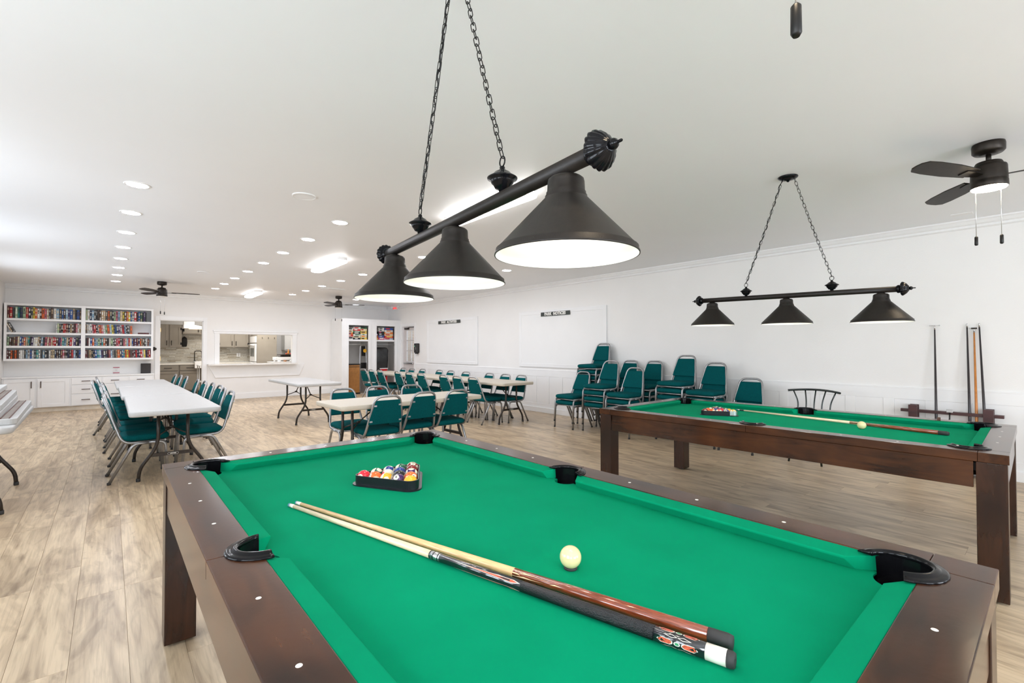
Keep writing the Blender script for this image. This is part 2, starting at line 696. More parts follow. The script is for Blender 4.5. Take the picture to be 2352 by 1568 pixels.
def wall_with_holes(name, axis, pos, t, a, b, holes, z0, z1):
    mb = MB()

    def bx(p, q, za, zb):
        if axis == 'x':
            mb.box(pos, pos + t, p, q, za, zb)
        else:
            mb.box(p, q, pos, pos + t, za, zb)
    cur = a
    for h0, h1 in holes:
        bx(cur, h0, 0, ZC)
        bx(h0, h1, 0, z0)
        bx(h0, h1, z1, ZC)
        cur = h1
    bx(cur, b, 0, ZC)
    return struct(mb.build(name, m_wall))


wall_with_holes('wall_left', 'x', LEFTX - 0.12, 0.12, NEARY - 0.12, YF + 0.12, LEFT_WIN, 0.9, 2.2)
wall_with_holes('wall_front', 'y', NEARY - 0.12, 0.12, LEFTX, XW, FRONT_WIN, 0.9, 2.2)
wi = 1


def window_unit(axis, pos, a, b):
    global wi
    mb, gl = MB(), MB()
    mid = (a + b) / 2

    def bx(m, p, q, z0, z1, d0, d1):
        if axis == 'x':
            m.box(pos + d0, pos + d1, p, q, z0, z1)
        else:
            m.box(p, q, pos + d0, pos + d1, z0, z1)
    for p, q, z0, z1 in ((a, a + 0.05, 0.9, 2.2), (b - 0.05, b, 0.9, 2.2), (a, b, 0.9, 0.95), (a, b, 2.15, 2.2), (mid - 0.02, mid + 0.02, 0.95, 2.15), (a, b, 1.53, 1.57)):
        bx(mb, p, q, z0, z1, 0.03, 0.09)
    o = struct(mb.build('window_%d' % wi, m_trim))
    bx(gl, a + 0.05, b - 0.05, 0.95, 2.15, 0.055, 0.061)
    gl.build('pane', m_glass, o)
    wi += 1


for a, b in FRONT_WIN:
    window_unit('y', NEARY - 0.12, a, b)
for a, b in LEFT_WIN:
    window_unit('x', LEFTX - 0.12, a, b)
struct(MB().box(LEFTX, LEFTX + 0.016, 3.4, 13.9, 0, 0.11).build('baseboard_left', m_trim, bevel=0.003))

# ---- far wall with kitchen door and pass-through
KX0, KX1, KZ = 0.925, 1.825, 2.05
PX0, PX1, PZ0, PZ1 = 2.18, 3.985, 0.945, 1.735
mb = MB()
T = 0.12
mb.box(LEFTX, KX0, YF, YF + T, 0, ZC).box(KX0, KX1, YF, YF + T, KZ, ZC).box(KX1, PX0, YF, YF + T, 0, ZC)
mb.box(PX0, PX1, YF, YF + T, 0, PZ0).box(PX0, PX1, YF, YF + T, PZ1, ZC).box(PX1, XW, YF, YF + T, 0, ZC)
wall_far = struct(mb.build('wall_far', m_wall))
mb = MB()
mb.box(KX0 - 0.085, KX0, YF - 0.018, YF, 0, KZ + 0.085).box(KX1, KX1 + 0.085, YF - 0.018, YF, 0, KZ + 0.085).box(KX0, KX1, YF - 0.018, YF, KZ, KZ + 0.085)
mb.box(KX0, KX0 + 0.018, YF, YF + T, 0, KZ).box(KX1 - 0.018, KX1, YF, YF + T, 0, KZ).box(KX0, KX1, YF, YF + T, KZ - 0.018, KZ)
door_1 = struct(mb.build('door_1', m_trim, bevel=0.003))
for z in (0.25, 1.10, 1.80):
    MB().box(KX0 + 0.018, KX0 + 0.026, YF + 0.01, YF + 0.05, z - 0.05, z + 0.05).build('hinge', m_brass, door_1)
mb = MB()
mb.box(PX0 - 0.105, PX0, YF - 0.02, YF, PZ0, PZ1).box(PX1, PX1 + 0.105, YF - 0.02, YF, PZ0, PZ1)
mb.box(PX0, PX1, YF, YF + T, PZ0 - 0.004, PZ0).box(PX0, PX0 + 0.012, YF, YF + T, PZ0, PZ1).box(PX1 - 0.012, PX1, YF, YF + T, PZ0, PZ1).box(PX0, PX1, YF, YF + T, PZ1 - 0.012, PZ1)
window_p = struct(mb.build('window_%d' % wi, m_trim, bevel=0.003))
MB().box(PX0 - 0.12, PX1 + 0.12, YF - 0.03, YF, PZ1, PZ1 + 0.055).box(PX0 - 0.145, PX1 + 0.145, YF - 0.05, YF, PZ1 + 0.055, PZ1 + 0.085).build('head_moulding', m_trim, window_p, bevel=0.004)
# serving ledge and the sloping apron below it
led = tag(MB().box(1.915, 4.06, YF - 0.26, YF - 0.001, PZ0 - 0.040, PZ0).build('serving_ledge', mat('veined_white_quartz', (0.80, 0.78, 0.75), 0.2, var=0.05, nscale=6), bevel=0.004),
          'white quartz serving ledge under the kitchen pass-through opening', 'ledge')
mb = MB()
vs = [(x, y, z) for y in (YF - 0.03, YF - 0.0005) for x, z in ((1.93, PZ0 - 0.041), (2.10, 0.58), (4.165, 0.58), (4.31, PZ0 - 0.041))]
mb.add(vs, [(0, 1, 2, 3), (7, 6, 5, 4), (0, 4, 5, 1), (1, 5, 6, 2), (2, 6, 7, 3), (3, 7, 4, 0)])
mb.build('tapered_apron', m_trim, led, bevel=0.004)
struct(MB().box(KX1 + 0.085, 5.08, YF - 0.016, YF, 0, 0.15).build('baseboard_far', m_trim, bevel=0.004))

# ================================================================== KITCHEN BEYOND
m_taupe = mat('taupe_cabinet_paint', (0.295, 0.262, 0.215), 0.45, var=0.03, nscale=3)
m_taupe2 = mat('dark_taupe_cabinet_paint', (0.215, 0.188, 0.150), 0.45, var=0.03, nscale=3)
m_stone = mat('split_stone_mosaic', (0.52, 0.49, 0.42), 0.5, var=0.16, nscale=9, stretch=(3, 3, 14))
m_quartz = mat('cream_quartz_counter', (0.72, 0.69, 0.62), 0.25, var=0.03)
KY = 17.4
struct(MB().box(0.3, XW + 0.12, KY, KY + 0.1, 0, 2.75).build('wall_kitchen_back', m_wall))
struct(MB().box(0.2, 0.3, YF + T, KY, 0, 2.75).build('wall_kitchen_left', m_wall))
struct(MB().box(XW + 0.0, XW + 0.1, YF + T, KY, 0, 2.75).build('wall_kitchen_right', m_wall))
struct(MB().box(0.2, XW + 0.12, YF + T, KY + 0.1, 2.5, 2.6).build('ceiling_kitchen', m_ceil))
area('kitchen_fill_light', (3.2, 15.7, 2.47), (0, 0, 0), 2.4, 1.0, 46, (1, 0.96, 0.9))  # unseen area light added to brighten the kitchen, no fixture built

# tile splashback: rows of split stone
bs = thing('stone_splashback', 'beige split stone mosaic splashback behind kitchen counters', 'splashback', (0, KY - 0.006, 0))
mstones = [mat('stone_%d' % i, c, 0.5, var=0.12, nscale=14, stretch=(2, 2, 9)) for i, c in enumerate(
    [(0.56, 0.52, 0.44), (0.46, 0.42, 0.34), (0.62, 0.59, 0.52), (0.40, 0.35, 0.27), (0.52, 0.49, 0.43)])]
rk = random.Random(11)
stones = [MB() for _ in mstones]
for r in range(22):
    z0 = 0.93 + r * 0.04
    xx = 1.0 - rk.random() * 0.3
    while xx < 3.6:
        l = rk.uniform(0.14, 0.34)
        d = rk.uniform(0.004, 0.012)
        stones[rk.choice([0, 0, 1, 2, 2, 3, 4])].box(xx + 0.0015, xx + l - 0.0015, -d, 0.004, z0 + 0.0015, z0 + 0.0385)
        xx += l
for mbs, mm in zip(stones, mstones):
    o = mbs.build('stone_strips', mm, bs)
    o['kind'] = 'stuff'

base = thing('base_cabinet_run', 'dark taupe kitchen base cabinets seen through the doorway', 'cabinet', (0, 0, 0))
MB().box(0.9, 3.5, 16.82, KY - 0.01, 0.09, 0.87).build('carcass', m_taupe2, base)
MB().box(0.9, 3.5, 16.87, KY - 0.01, 0, 0.09).build('toe_kick', m_black, base)
for i, xx in enumerate((1.03, 1.56, 2.10, 2.62)):
    d = MB().box(xx + 0.015, xx + 0.505, 16.795, 16.818, 0.70, 0.85).build('drawer', m_taupe2, base, bevel=0.004)
    MB().tube([(xx + 0.17, 16.775, 0.775), (xx + 0.35, 16.775, 0.775)], 0.007).build('handle', m_black, d)
    d = MB().box(xx + 0.015, xx + 0.505, 16.798, 16.818, 0.12, 0.68).build('door', m_taupe2, base)
    mb = MB()
    for p, q, z0, z1 in ((xx + 0.015, xx + 0.08, 0.12, 0.68), (xx + 0.44, xx + 0.505, 0.12, 0.68), (xx + 0.08, xx + 0.44, 0.12, 0.185), (xx + 0.08, xx + 0.44, 0.615, 0.68)):
        mb.box(p, q, 16.786, 16.798, z0, z1)
    mb.build('door_frame', m_taupe2, d)
    MB().tube([(xx + 0.045, 16.77, 0.45), (xx + 0.045, 16.77, 0.60)], 0.007).build('handle', m_black, d)
tag(MB().box(0.9, 3.52, 16.79, KY - 0.006, 0.87, 0.91).build('kitchen_worktop', m_quartz, bevel=0.003), 'cream quartz worktop along the back wall of the kitchen', 'worktop')


def wall_cabinet(x0, x1, z0, z1, n, label, hinge):
    t = thing('wall_cabinet', label, 'cabinet', (0, 0, 0))
    MB().box(x0, x1, KY - 0.34, KY - 0.018, z0, z1).build('carcass', m_taupe, t)
    w = (x1 - x0) / n
    for i in range(n):
        a, b = x0 + i * w + 0.02, x0 + (i + 1) * w - 0.02
        d = MB().box(a, b, KY - 0.356, KY - 0.341, z0 + 0.02, z1 - 0.02).build('door', m_taupe, t)
        mb = MB()
        for p, q, c, e in ((a, a + 0.06, z0 + 0.02, z1 - 0.02), (b - 0.06, b, z0 + 0.02, z1 - 0.02), (a + 0.06, b - 0.06, z0 + 0.02, z0 + 0.08), (a + 0.06, b - 0.06, z1 - 0.08, z1 - 0.02)):
            mb.box(p, q, KY - 0.366, KY - 0.356, c, e)
        mb.build('door_frame', m_taupe, d)
        hx = b - 0.035 if i % 2 == 0 else a + 0.035
        MB().tube([(hx, KY - 0.385, z0 + 0.06), (hx, KY - 0.385, z0 + 0.06 + min(0.14, (z1 - z0) * 0.6))], 0.008).build('handle', m_black, d)
        hy = a if i % 2 == 0 else b
        for z in (z0 + 0.11, z1 - 0.13):
            MB().box(hy - 0.02, hy + 0.02, KY - 0.372, KY - 0.366, z - 0.035, z + 0.035).build('hinge', m_black, d)
    return t


wall_cabinet(1.02, 1.64, 1.38, 2.06, 2, 'taupe kitchen wall cabinet seen through the top left of the doorway', 1)
wall_cabinet(1.66, 2.56, 1.78, 2.06, 2, 'short taupe wall cabinet under the range hood in the kitchen doorway', 1)
wall_cabinet(2.58, 3.42, 1.38, 2.06, 2, 'taupe kitchen wall cabinet seen through the left of the pass-through', 1)
wall_cabinet(3.43, 3.60, 1.36, 2.06, 1, 'narrow taupe wall cabinet beside the white wall oven', 1)
hood = thing('range_hood', 'white range hood with warm light hanging in kitchen doorway', 'hood', (0, 0, 0))
MB().box(1.61, 1.865, 16.30, 16.56, 2.03, 2.5).build('duct_cover', m_cab, hood, bevel=0.005)
mb = MB()
vs = [(1.61, 16.3, 2.03), (1.865, 16.3, 2.03), (1.865, 16.56, 2.03), (1.61, 16.56, 2.03), (1.60, 16.2, 1.925), (2.40, 16.2, 1.925), (2.40, 16.7, 1.925), (1.60, 16.7, 1.925)]
mb.add(vs, [(0, 1, 2, 3), (4, 7, 6, 5), (0, 4, 5, 1), (1, 5, 6, 2), (2, 6, 7, 3), (3, 7, 4, 0)])
mb.build('canopy', m_cab, hood)
MB().box(1.75, 2.3, 16.25, 16.5, 1.908, 1.923).build('hood_lamp', mat('warm_hood_lamp', (1, 0.80, 0.55), 0.4, var=0, emit=0.9), hood)
# sink with faucet
snk = thing('sink_basin', 'white apron-front sink set in the kitchen corner', 'sink', (0, 0, 0))
mb = MB()
mb.box(1.93, 2.5, 16.70, 16.74, 0.78, 0.96).box(1.93, 2.5, 17.1, 17.14, 0.78, 0.96).box(1.93, 1.97, 16.74, 17.1, 0.78, 0.96).box(2.46, 2.5, 16.74, 17.1, 0.78, 0.96).box(1.93, 2.5, 16.7, 17.14, 0.76, 0.79)
mb.build('basin', m_cab, snk, bevel=0.006)
fau = thing('kitchen_faucet', 'dark gooseneck kitchen faucet above the white sink', 'faucet', (1.98, 17.22, 0.91))
MB().lathe([(0.03, 0), (0.03, 0.02), (0.018, 0.03), (0.016, 0.08)], 12).build('base', m_bronze, fau)
MB().tube(fillet([(0, 0, 0.06), (0, 0, 0.36), (0.09, -0.02, 0.36), (0.17, -0.04, 0.36), (0.18, -0.04, 0.22)], 0.08), 0.012).build('spout', m_bronze, fau)
MB().tube([(0.18, -0.04, 0.23), (0.185, -0.04, 0.15)], [0.014, 0.022]).build('spray_head', m_bronze, fau)
MB().tube([(0.01, 0, 0.07), (0.09, 0, 0.02), (0.11, 0, 0.06)], 0.008).build('lever', m_bronze, fau)
# tall oven cabinet
tall = thing('tall_oven_cabinet', 'tall taupe cabinet holding the white wall oven in the kitchen', 'cabinet', (0, 0, 0))
MB().box(3.482, 4.04, 16.2, 17.03, 0, 2.1).build('carcass', m_taupe, tall, bevel=0.004)
for xx in (3.62, 3.79, 3.965):
    MB().tube(fillet([(xx, 16.2, 1.70), (xx, 16.16, 1.69), (xx, 16.16, 1.655), (xx, 16.175, 1.65)], 0.015), 0.006).build('coat_hook', m_bronze, tall)
ov = thing('wall_oven', 'white built-in wall oven facing left in the kitchen', 'oven', (0, 0, 0))
MB().box(3.440, 3.480, 16.25, 17.00, 1.53, 1.73).build('control_panel', m_cab, ov, bevel=0.006)
MB().box(3.440, 3.480, 16.25, 17.00, 0.94, 1.50).build('oven_door', m_cab, ov, bevel=0.006)
MB().box(3.433, 3.439, 16.4, 16.9, 1.10, 1.36).build('oven_window', mat('dark_oven_glass', (0.16, 0.17, 0.16), 0.2), ov)
for z in (1.46, 0.89):
    MB().tube([(3.395, 16.3, z), (3.395, 16.95, z)], 0.02).build('handle', m_cab, ov)
MB().box(3.440, 3.480, 16.25, 17.00, 0.3, 0.92).build('lower_door', m_cab, ov, bevel=0.006)
out = thing('power_outlet', 'white double outlet on the stone splashback', 'outlet', (3.19, KY - 0.02, 1.14))
MB().box(-0.055, 0.055, -0.006, 0.006, -0.06, 0.06).build('cover_plate', m_cab, out, bevel=0.002)
MB().box(-0.02, 0.02, -0.010, -0.006, 0.008, 0.04).box(-0.02, 0.02, -0.010, -0.006, -0.04, -0.008).build('socket', m_groove, out)
# white door and cupboards at right
pd = struct(MB().box(4.22, 4.98, KY - 0.05, KY - 0.005, 0, 2.05).build('door_2', m_cab))
for z0, z1 in ((0.2, 0.9), (1.1, 1.9)):
    for a, b in ((4.30, 4.56), (4.64, 4.90)):
        MB().box(a, b, KY - 0.058, KY - 0.05, z0, z1).build('panel', m_cab, pd, bevel=0.006)
wc = thing('white_wall_cupboard', 'white kitchen wall cupboard at the right of the pass-through', 'cupboard', (0, 0, 0))
MB().box(4.46, 5.2, 16.9, 17.33, 1.30, 2.1).build('carcass', m_cab, wc)
for a, b in ((4.48, 4.82), (4.84, 5.18)):
    d = MB().box(a, b, 16.88, 16.9, 1.32, 2.08).build('door', m_cab, wc, bevel=0.004)
    MB().box(a + 0.06, b - 0.06, 16.874, 16.88, 1.38, 2.02).build('door_panel', m_cab, d, bevel=0.004)
MB().box(4.47, 5.19, 16.87, 16.92, 1.275, 1.297).build('light_rail', m_steel, wc)
isl = thing('white_serving_counter', 'white counter standing behind the pass-through at right', 'counter', (0, 0, 0))
MB().box(3.76, 5.2, 15.5, 16.1, 0.0, 0.91).build('carcass', m_cab, isl)
MB().box(3.74, 5.22, 15.47, 16.12, 0.91, 0.94).build('countertop', m_cab, isl, bevel=0.004)
up = thing('raised_white_shelf', 'raised white shelf carrying the dark tray in the kitchen', 'shelf', (0, 0, 0))
MB().box(3.87, 5.0, 15.62, 16.0, 0.995, 1.085).build('shelf_board', m_cab, up, bevel=0.004)
for xx in (3.90, 4.45, 4.95):
    MB().tube([(xx, 15.65, 0.94), (xx, 15.65, 0.995)], 0.012).build('shelf_leg', m_steel, up)
tr = thing('dark_serving_tray', 'dark tray of orange and red ornaments on kitchen shelf', 'tray', (4.235, 15.8, 1.085))
MB().box(-0.22, 0.24, -0.12, 0.12, 0, 0.012).box(-0.25, 0.27, -0.15, 0.15, 0.06, 0.075).box(-0.16, 0.2, -0.1, 0.1, 0.012, 0.06).build('tray_body', m_bronze, tr)
for i, (dx, c, h) in enumerate(((-0.03, (0.75, 0.10, 0.05), 0.05), (0.03, (0.85, 0.30, 0.05), 0.16), (0.10, (0.7, 0.06, 0.05), 0.05))):
    q = thing('ornament', ('small red ornament at left on the dark kitchen tray', 'tall orange bottle ornament standing on the dark kitchen tray', 'small red ornament at right on the dark kitchen tray')[i], 'ornament', (4.235 + dx, 15.75, 1.160))
    MB().lathe([(0.012, 0), (0.026, h * 0.25), (0.024, h * 0.5), (0.010, h * 0.75), (0.016, h * 0.9), (0.004, h)], 12).build('body', mat('ornament_%d' % i, c, 0.3), q)
for i, xx in enumerate((3.83, 3.95, 4.12, 4.29)):
    q = thing('serving_dish', ('small clear dish at far left on the white kitchen counter', 'white bowl beside the clear dish on kitchen counter', 'brown basket on the white kitchen counter', 'clear jar at right on the white kitchen counter')[i], 'dish', (xx, 15.55, 0.94))
    MB().lathe([(0.03, 0), (0.045, 0.02), (0.05, 0.045), (0.044, 0.04), (0.03, 0.01)], 14).build('bowl', (m_steel, m_cab, mat('rattan', (0.35, 0.16, 0.07), 0.6), m_steel)[i], q)
bg = thing('black_jacket', 'black jacket hanging beside the kitchen wall cabinet', 'jacket', (0, 0, 0))
pillow(1.66, 1.80, 17.26, 17.36, 1.40, 1.70, 0.03, 0.01).build('jacket_body', mat('black_cloth', (0.012, 0.012, 0.012), 0.9), bg)
MB().tube([(1.72, 17.36, 1.71), (1.72, 17.30, 1.715), (1.72, 17.30, 1.69)], 0.006).build('hook', m_bronze, bg)
ct = thing('kitchen_cart', 'small kitchen cart with dark jug beyond the doorway', 'cart', (1.86, 15.35, 0))
MB().box(0, 0.5, 0, 0.4, 0.42, 0.45).box(0, 0.5, 0, 0.4, 0.86, 0.89).build('shelf', m_cab, ct, bevel=0.004)
for a, b in ((0.02, 0.02), (0.48, 0.02), (0.02, 0.38), (0.48, 0.38)):
    MB().tube([(a, b, 0), (a, b, 0.86)], 0.012).build('post', m_steel, ct)
jg = thing('dark_jug', 'dark coffee jug standing on the lower shelf of kitchen cart', 'jug', (2.0, 15.5, 0.45))
MB().lathe([(0.06, 0), (0.07, 0.03), (0.065, 0.14), (0.045, 0.2), (0.05, 0.24)], 14).build('body', m_black, jg)
MB().tube(fillet([(0.06, 0, 0.18), (0.11, 0, 0.18), (0.11, 0, 0.05), (0.065, 0, 0.05)], 0.03), 0.008).build('handle', m_black, jg)

# ================================================================== RIGHT WALL DOOR
mb = MB()
mb.box(XW - 0.018, XW, DY0 - 0.085, DY0, 0, DZ + 0.085).box(XW - 0.018, XW, DY1, DY1 + 0.085, 0, DZ + 0.085).box(XW - 0.018, XW, DY0, DY1, DZ, DZ + 0.085)
mb.box(XW, XW + 0.12, DY0, DY0 + 0.018, 0, DZ).box(XW, XW + 0.12, DY1 - 0.018, DY1, 0, DZ).box(XW, XW + 0.12, DY0, DY1, DZ - 0.018, DZ)
door_3 = struct(mb.build('door_3', m_trim, bevel=0.003))
m_leaf = mat('pale_grey_door_paint', (0.62, 0.58, 0.57), 0.4, var=0.02)
a, b = DY0 + 0.02, DY1 - 0.02
mb = MB()
mb.box(XW + 0.04, XW + 0.085, a, b, 0.01, 0.96).box(XW + 0.04, XW + 0.085, a, b, 1.905, DZ - 0.02)
mb.box(XW + 0.04, XW + 0.085, a, a + 0.06, 0.96, 1.905).box(XW + 0.04, XW + 0.085, 13.12, b, 0.96, 1.905)
leaf = mb.build('door_leaf', m_leaf, door_3, bevel=0.003)
MB().box(XW + 0.045, XW + 0.08, 12.84, 12.862, 0.96, 1.905).box(XW + 0.045, XW + 0.08, a + 0.06, 13.12, 1.273, 1.295).box(XW + 0.045, XW + 0.08, a + 0.06, 13.12, 1.592, 1.614).build('muntin', m_leaf, leaf)
for y0, y1 in ((a + 0.06, 12.84), (12.862, 13.12)):
    for z0, z1 in ((0.96, 1.273), (1.295, 1.592), (1.614, 1.905)):
        MB().box(XW + 0.060, XW + 0.064, y0, y1, z0, z1).build('pane', m_glass, leaf)
MB().box(XW + 0.036, XW + 0.04, 12.72, 13.16, 0.15, 0.72).build('door_panel', m_leaf, leaf, bevel=0.002)
MB().box(XW + 0.0, XW + 0.04, 12.68, 13.26, 0.87, 0.92).build('panic_bar', m_steel, leaf, bevel=0.01)
MB().box(XW + 0.0, XW + 0.04, 12.95, 13.2, 1.93, 1.985).tube([(XW - 0.005, 13.1, 1.955), (XW - 0.03, 12.8, 1.99), (XW + 0.04, 12.62, 2.0)], 0.01).build('door_closer', m_bronze, leaf, bevel=0.004)
MB().box(XW + 0.035, XW + 0.04, 12.78, 12.84, 1.05, 1.2).build('notice', m_cab, leaf)
# the porch outside the door
struct(MB().box(XW + 1.2, XW + 1.3, 11.5, 17.0, -0.05, 2.9).build('wall_porch', mat('white_siding', (0.85, 0.86, 0.88), 0.7, var=0.05, stretch=(1, 1, 18), nscale=2)))
bc = thing('brick_pier', 'pale brick pier seen outside through the glazed door', 'pier', (XW + 0.9, 14.40, -0.006))
mbk = [mat('brick_%d' % i, c, 0.9, var=0.1, nscale=20) for i, c in enumerate([(0.62, 0.50, 0.42), (0.70, 0.58, 0.50), (0.55, 0.43, 0.36)])]
MB().box(-0.095, 0.095, -0.095, 0.095, 0, 2.5).build('mortar', mat('mortar', (0.6, 0.57, 0.53), 0.9), bc)
bk = MB().box(-0.103, 0.103, -0.103, 0.103, -0.036, 0.036).build('brick', mbk[0], bc)
for i in range(29):
    q = bk
    if i:
        q = bk.copy()
        COL.objects.link(q)
    q.location = (0, 0, 0.04 + i * 0.085)

# ================================================================== BOOKCASE AND CABINETS ON THE FAR WALL
BY = 13.95
bx0, bx1, bm0, bm1 = -1.635, 0.785, -0.475, -0.405
bz = [1.085, 1.375, 1.655, 1.945, 2.276]
case = thing('bookcase', 'white built-in wall bookcase of eight bays filled with books', 'bookcase', (0, 0, 0))
MB().box(bx0, bx1, BY + 0.30, YF, bz[0], bz[4]).build('back_panel', m_shelfback, case)
for a, b in ((bx0, bx0 + 0.04), (bm0, bm1), (bx1 - 0.04, bx1)):
    MB().box(a, b, BY, BY + 0.30, bz[0], bz[4]).build('upright', m_cab, case, bevel=0.003)
for i, z in enumerate(bz):
    for a, b in ((bx0 + 0.04, bm0), (bm1, bx1 - 0.04)):
        MB().box(a, b, BY + 0.001, BY + 0.30, z - 0.022 + (0.022 if i == 0 else -0.022 if i == 4 else 0), z + 0.022 + (0.022 if i == 0 else -0.022 if i == 4 else 0)).build('shelf', m_cab, case, bevel=0.003)

PAL = {'K': ('black', (0.012, 0.012, 0.014)), 'k': ('charcoal', (0.05, 0.05, 0.05)), 'R': ('red', (0.46, 0.014, 0.016)), 'r': ('maroon', (0.1, 0.01, 0.013)),
       'O': ('orange', (0.62, 0.11, 0.018)), 'Y': ('yellow', (0.68, 0.56, 0.05)), 'y': ('cream', (0.66, 0.57, 0.38)), 'W': ('white', (0.76, 0.75, 0.72)),
       'w': ('pale grey', (0.44, 0.44, 0.43)), 'B': ('blue', (0.02, 0.085, 0.3)), 'b': ('pale blue', (0.22, 0.35, 0.48)), 'N': ('navy', (0.01, 0.018, 0.06)),
       'G': ('dark green', (0.014, 0.055, 0.032)), 'g': ('pale green', (0.34, 0.46, 0.28)), 'T': ('turquoise', (0.02, 0.22, 0.23)), 'P': ('purple', (0.06, 0.028, 0.12)),
       'p': ('pink', (0.5, 0.12, 0.16)), 'n': ('brown', (0.075, 0.038, 0.022)), 't': ('tan', (0.46, 0.34, 0.21))}
m_page = mat('book_pages', (0.72, 0.67, 0.56), 0.8)
BK = {}
rb = random.Random(21)


def book_mesh(w, h, d, col, band, var):
    """cover boards with a rounded spine facing -y, recessed page block and a raised title band"""
    mb = MB()
    sp = [(-w / 2, 0.006), (-w / 4, 0.001), (w / 4, 0.001), (w / 2, 0.006)]
    poly = [(w / 2, d), (-w / 2, d)] + sp
    mb.prism(poly, 0, h, 0)
    mb.box(-w / 2 + 0.003, w / 2 - 0.003, 0.008, d - 0.002, h, h + 0.0008, 1)
    for z0, z1 in var:
        f = 0.38 if z1 - z0 < 0.1 else 0.22
        mb.box(-w * f, w * f, -0.0005, 0.004, h * z0, h * z1, 2)
    return mb


BANDS = [[(0.08, 0.13), (0.40, 0.48), (0.52, 0.58), (0.62, 0.86)], [(0.50, 0.62), (0.66, 0.86), (0.05, 0.09)], [(0.66, 0.90), (0.30, 0.38), (0.42, 0.48)], [(0.16, 0.34), (0.38, 0.44), (0.78, 0.84)], [(0.06, 0.12), (0.30, 0.36), (0.58, 0.85)], [(0.04, 0.30), (0.70, 0.78), (0.82, 0.86)]]
SHELFN = ['top', 'second', 'third', 'bottom']


def book_row(side, row, x0, x1, codes, h0, lean=0.0):
    codes = codes.split()
    ws = [rb.uniform(0.75, 1.3) for _ in codes]
    s = (x1 - x0 - 0.004) / sum(ws)
    xx = x0 + 0.002
    zs = bz[3 - row] + 0.022 + (0.022 if row == 3 else 0)
    for i, (c, w) in enumerate(zip(codes, ws)):
        w *= s
        h = h0 * rb.uniform(0.88, 1.0)
        bandc = rb.choice('WwyKWkktnW')
        if bandc == c:
            bandc = 'W'
        la = lean * rb.uniform(0.6, 1.15)
        mb = book_mesh(w - 0.0015, h, 0.15, c, bandc, rb.choice(BANDS))
        nm, rgb = PAL[c]
        o = mb.build('book', [mat('book_' + nm.replace(' ', '_'), rgb, 0.45, var=0.12, nscale=30), m_page, mat('book_' + PAL[bandc][0].replace(' ', '_'), PAL[bandc][1], 0.45, var=0.12, nscale=30)])
        # leaning books pivot on a lower corner
        dz = abs(math.sin(la)) * (w / 2)
        o.location = (xx + w / 2, BY + 0.035 + rb.uniform(0, 0.03), zs + dz + 0.0005)
        o.rotation_euler = (0, la, 0)
        tag(o, '%s book, %s from left on the %s shelf of the %s bookcase bay' % (nm, ordinal(i + 1), SHELFN[row], side), 'book', 'books on the %s shelf of the %s bay' % (SHELFN[row], side))
        xx += w


lx0, lx1, rx0, rx1 = bx0 + 0.04, bm0, bm1, bx1 - 0.04
book_row('left', 0, lx0, lx1, 'r R k g T N g R K k Y O W n O p t k n W b k B n b P B t K B n', 0.242)
book_row('right', 0, rx0, rx0 + (rx1 - rx0) * 0.93, 'g W N b k K n n t t k O k K g p b t Y n O Y B w R K B G K P k', 0.242)
book_row('left', 1, lx0 + (lx1 - lx0) * 0.64, lx1, 'w g k K R R r K t n r p W t', 0.214)
book_row('right', 1, rx0, rx0 + (rx1 - rx0) * 0.66, 'n w w W p R K w O p w g O b Y k B k P w R b K k', 0.212, -0.10)
book_row('right', 1, rx0 + (rx1 - rx0) * 0.665, rx0 + (rx1 - rx0) * 0.70, 'O', 0.19)
book_row('left', 2, lx0, lx1, 'g n n t r y B P O t T K P W W t n b K p t p t R R n P p T b t K R W P k K P', 0.192, 0.05)
book_row('right', 2, rx0, rx1, 'k r W B O b b g r T O n K w g k n p R k k p t b R y B r P r N O t n k w r b', 0.188)
book_row('left', 3, lx0, lx1, 'r n O n O n W W w k b w B w k T W k b K k w t y N n K r p n K N n R b K N B', 0.19)
book_row('right', 3, rx0, rx1, 'r n t K N B T b P k N r p b w k t O k B T O Y R n r k R N k R w Y P r R', 0.192, -0.06)
# two tilted books and one lying book
for i, (xx, la) in enumerate(((lx0 + 0.072, -0.42), (lx0 + 0.105, -0.42))):
    o = book_mesh(0.026, 0.215, 0.15, 'k', 'W', BANDS[i]).build('book', [MATS['book_charcoal'] if i else MATS['book_tan'], m_page, MATS['book_white']])
    o.location = (xx, BY + 0.05, bz[2] + 0.022 + 0.013 * math.sin(0.42))
    o.rotation_euler = (0, la, 0)
    tag(o, ('tan book tilted against the left side of the second bookcase shelf', 'charcoal book tilted onto the tan one, left on second shelf')[i], 'book')
o = book_mesh(0.035, 0.20, 0.15, 'r', 'n', BANDS[3]).build('book', [MATS['book_maroon'], m_page, MATS['book_brown']])
o.rotation_euler = (0, rad(90), 0)
o.location = (rx1 - 0.24, BY + 0.05, bz[2] + 0.022 + 0.0185)
tag(o, 'maroon book lying flat at the right end of the second bookcase shelf', 'book')

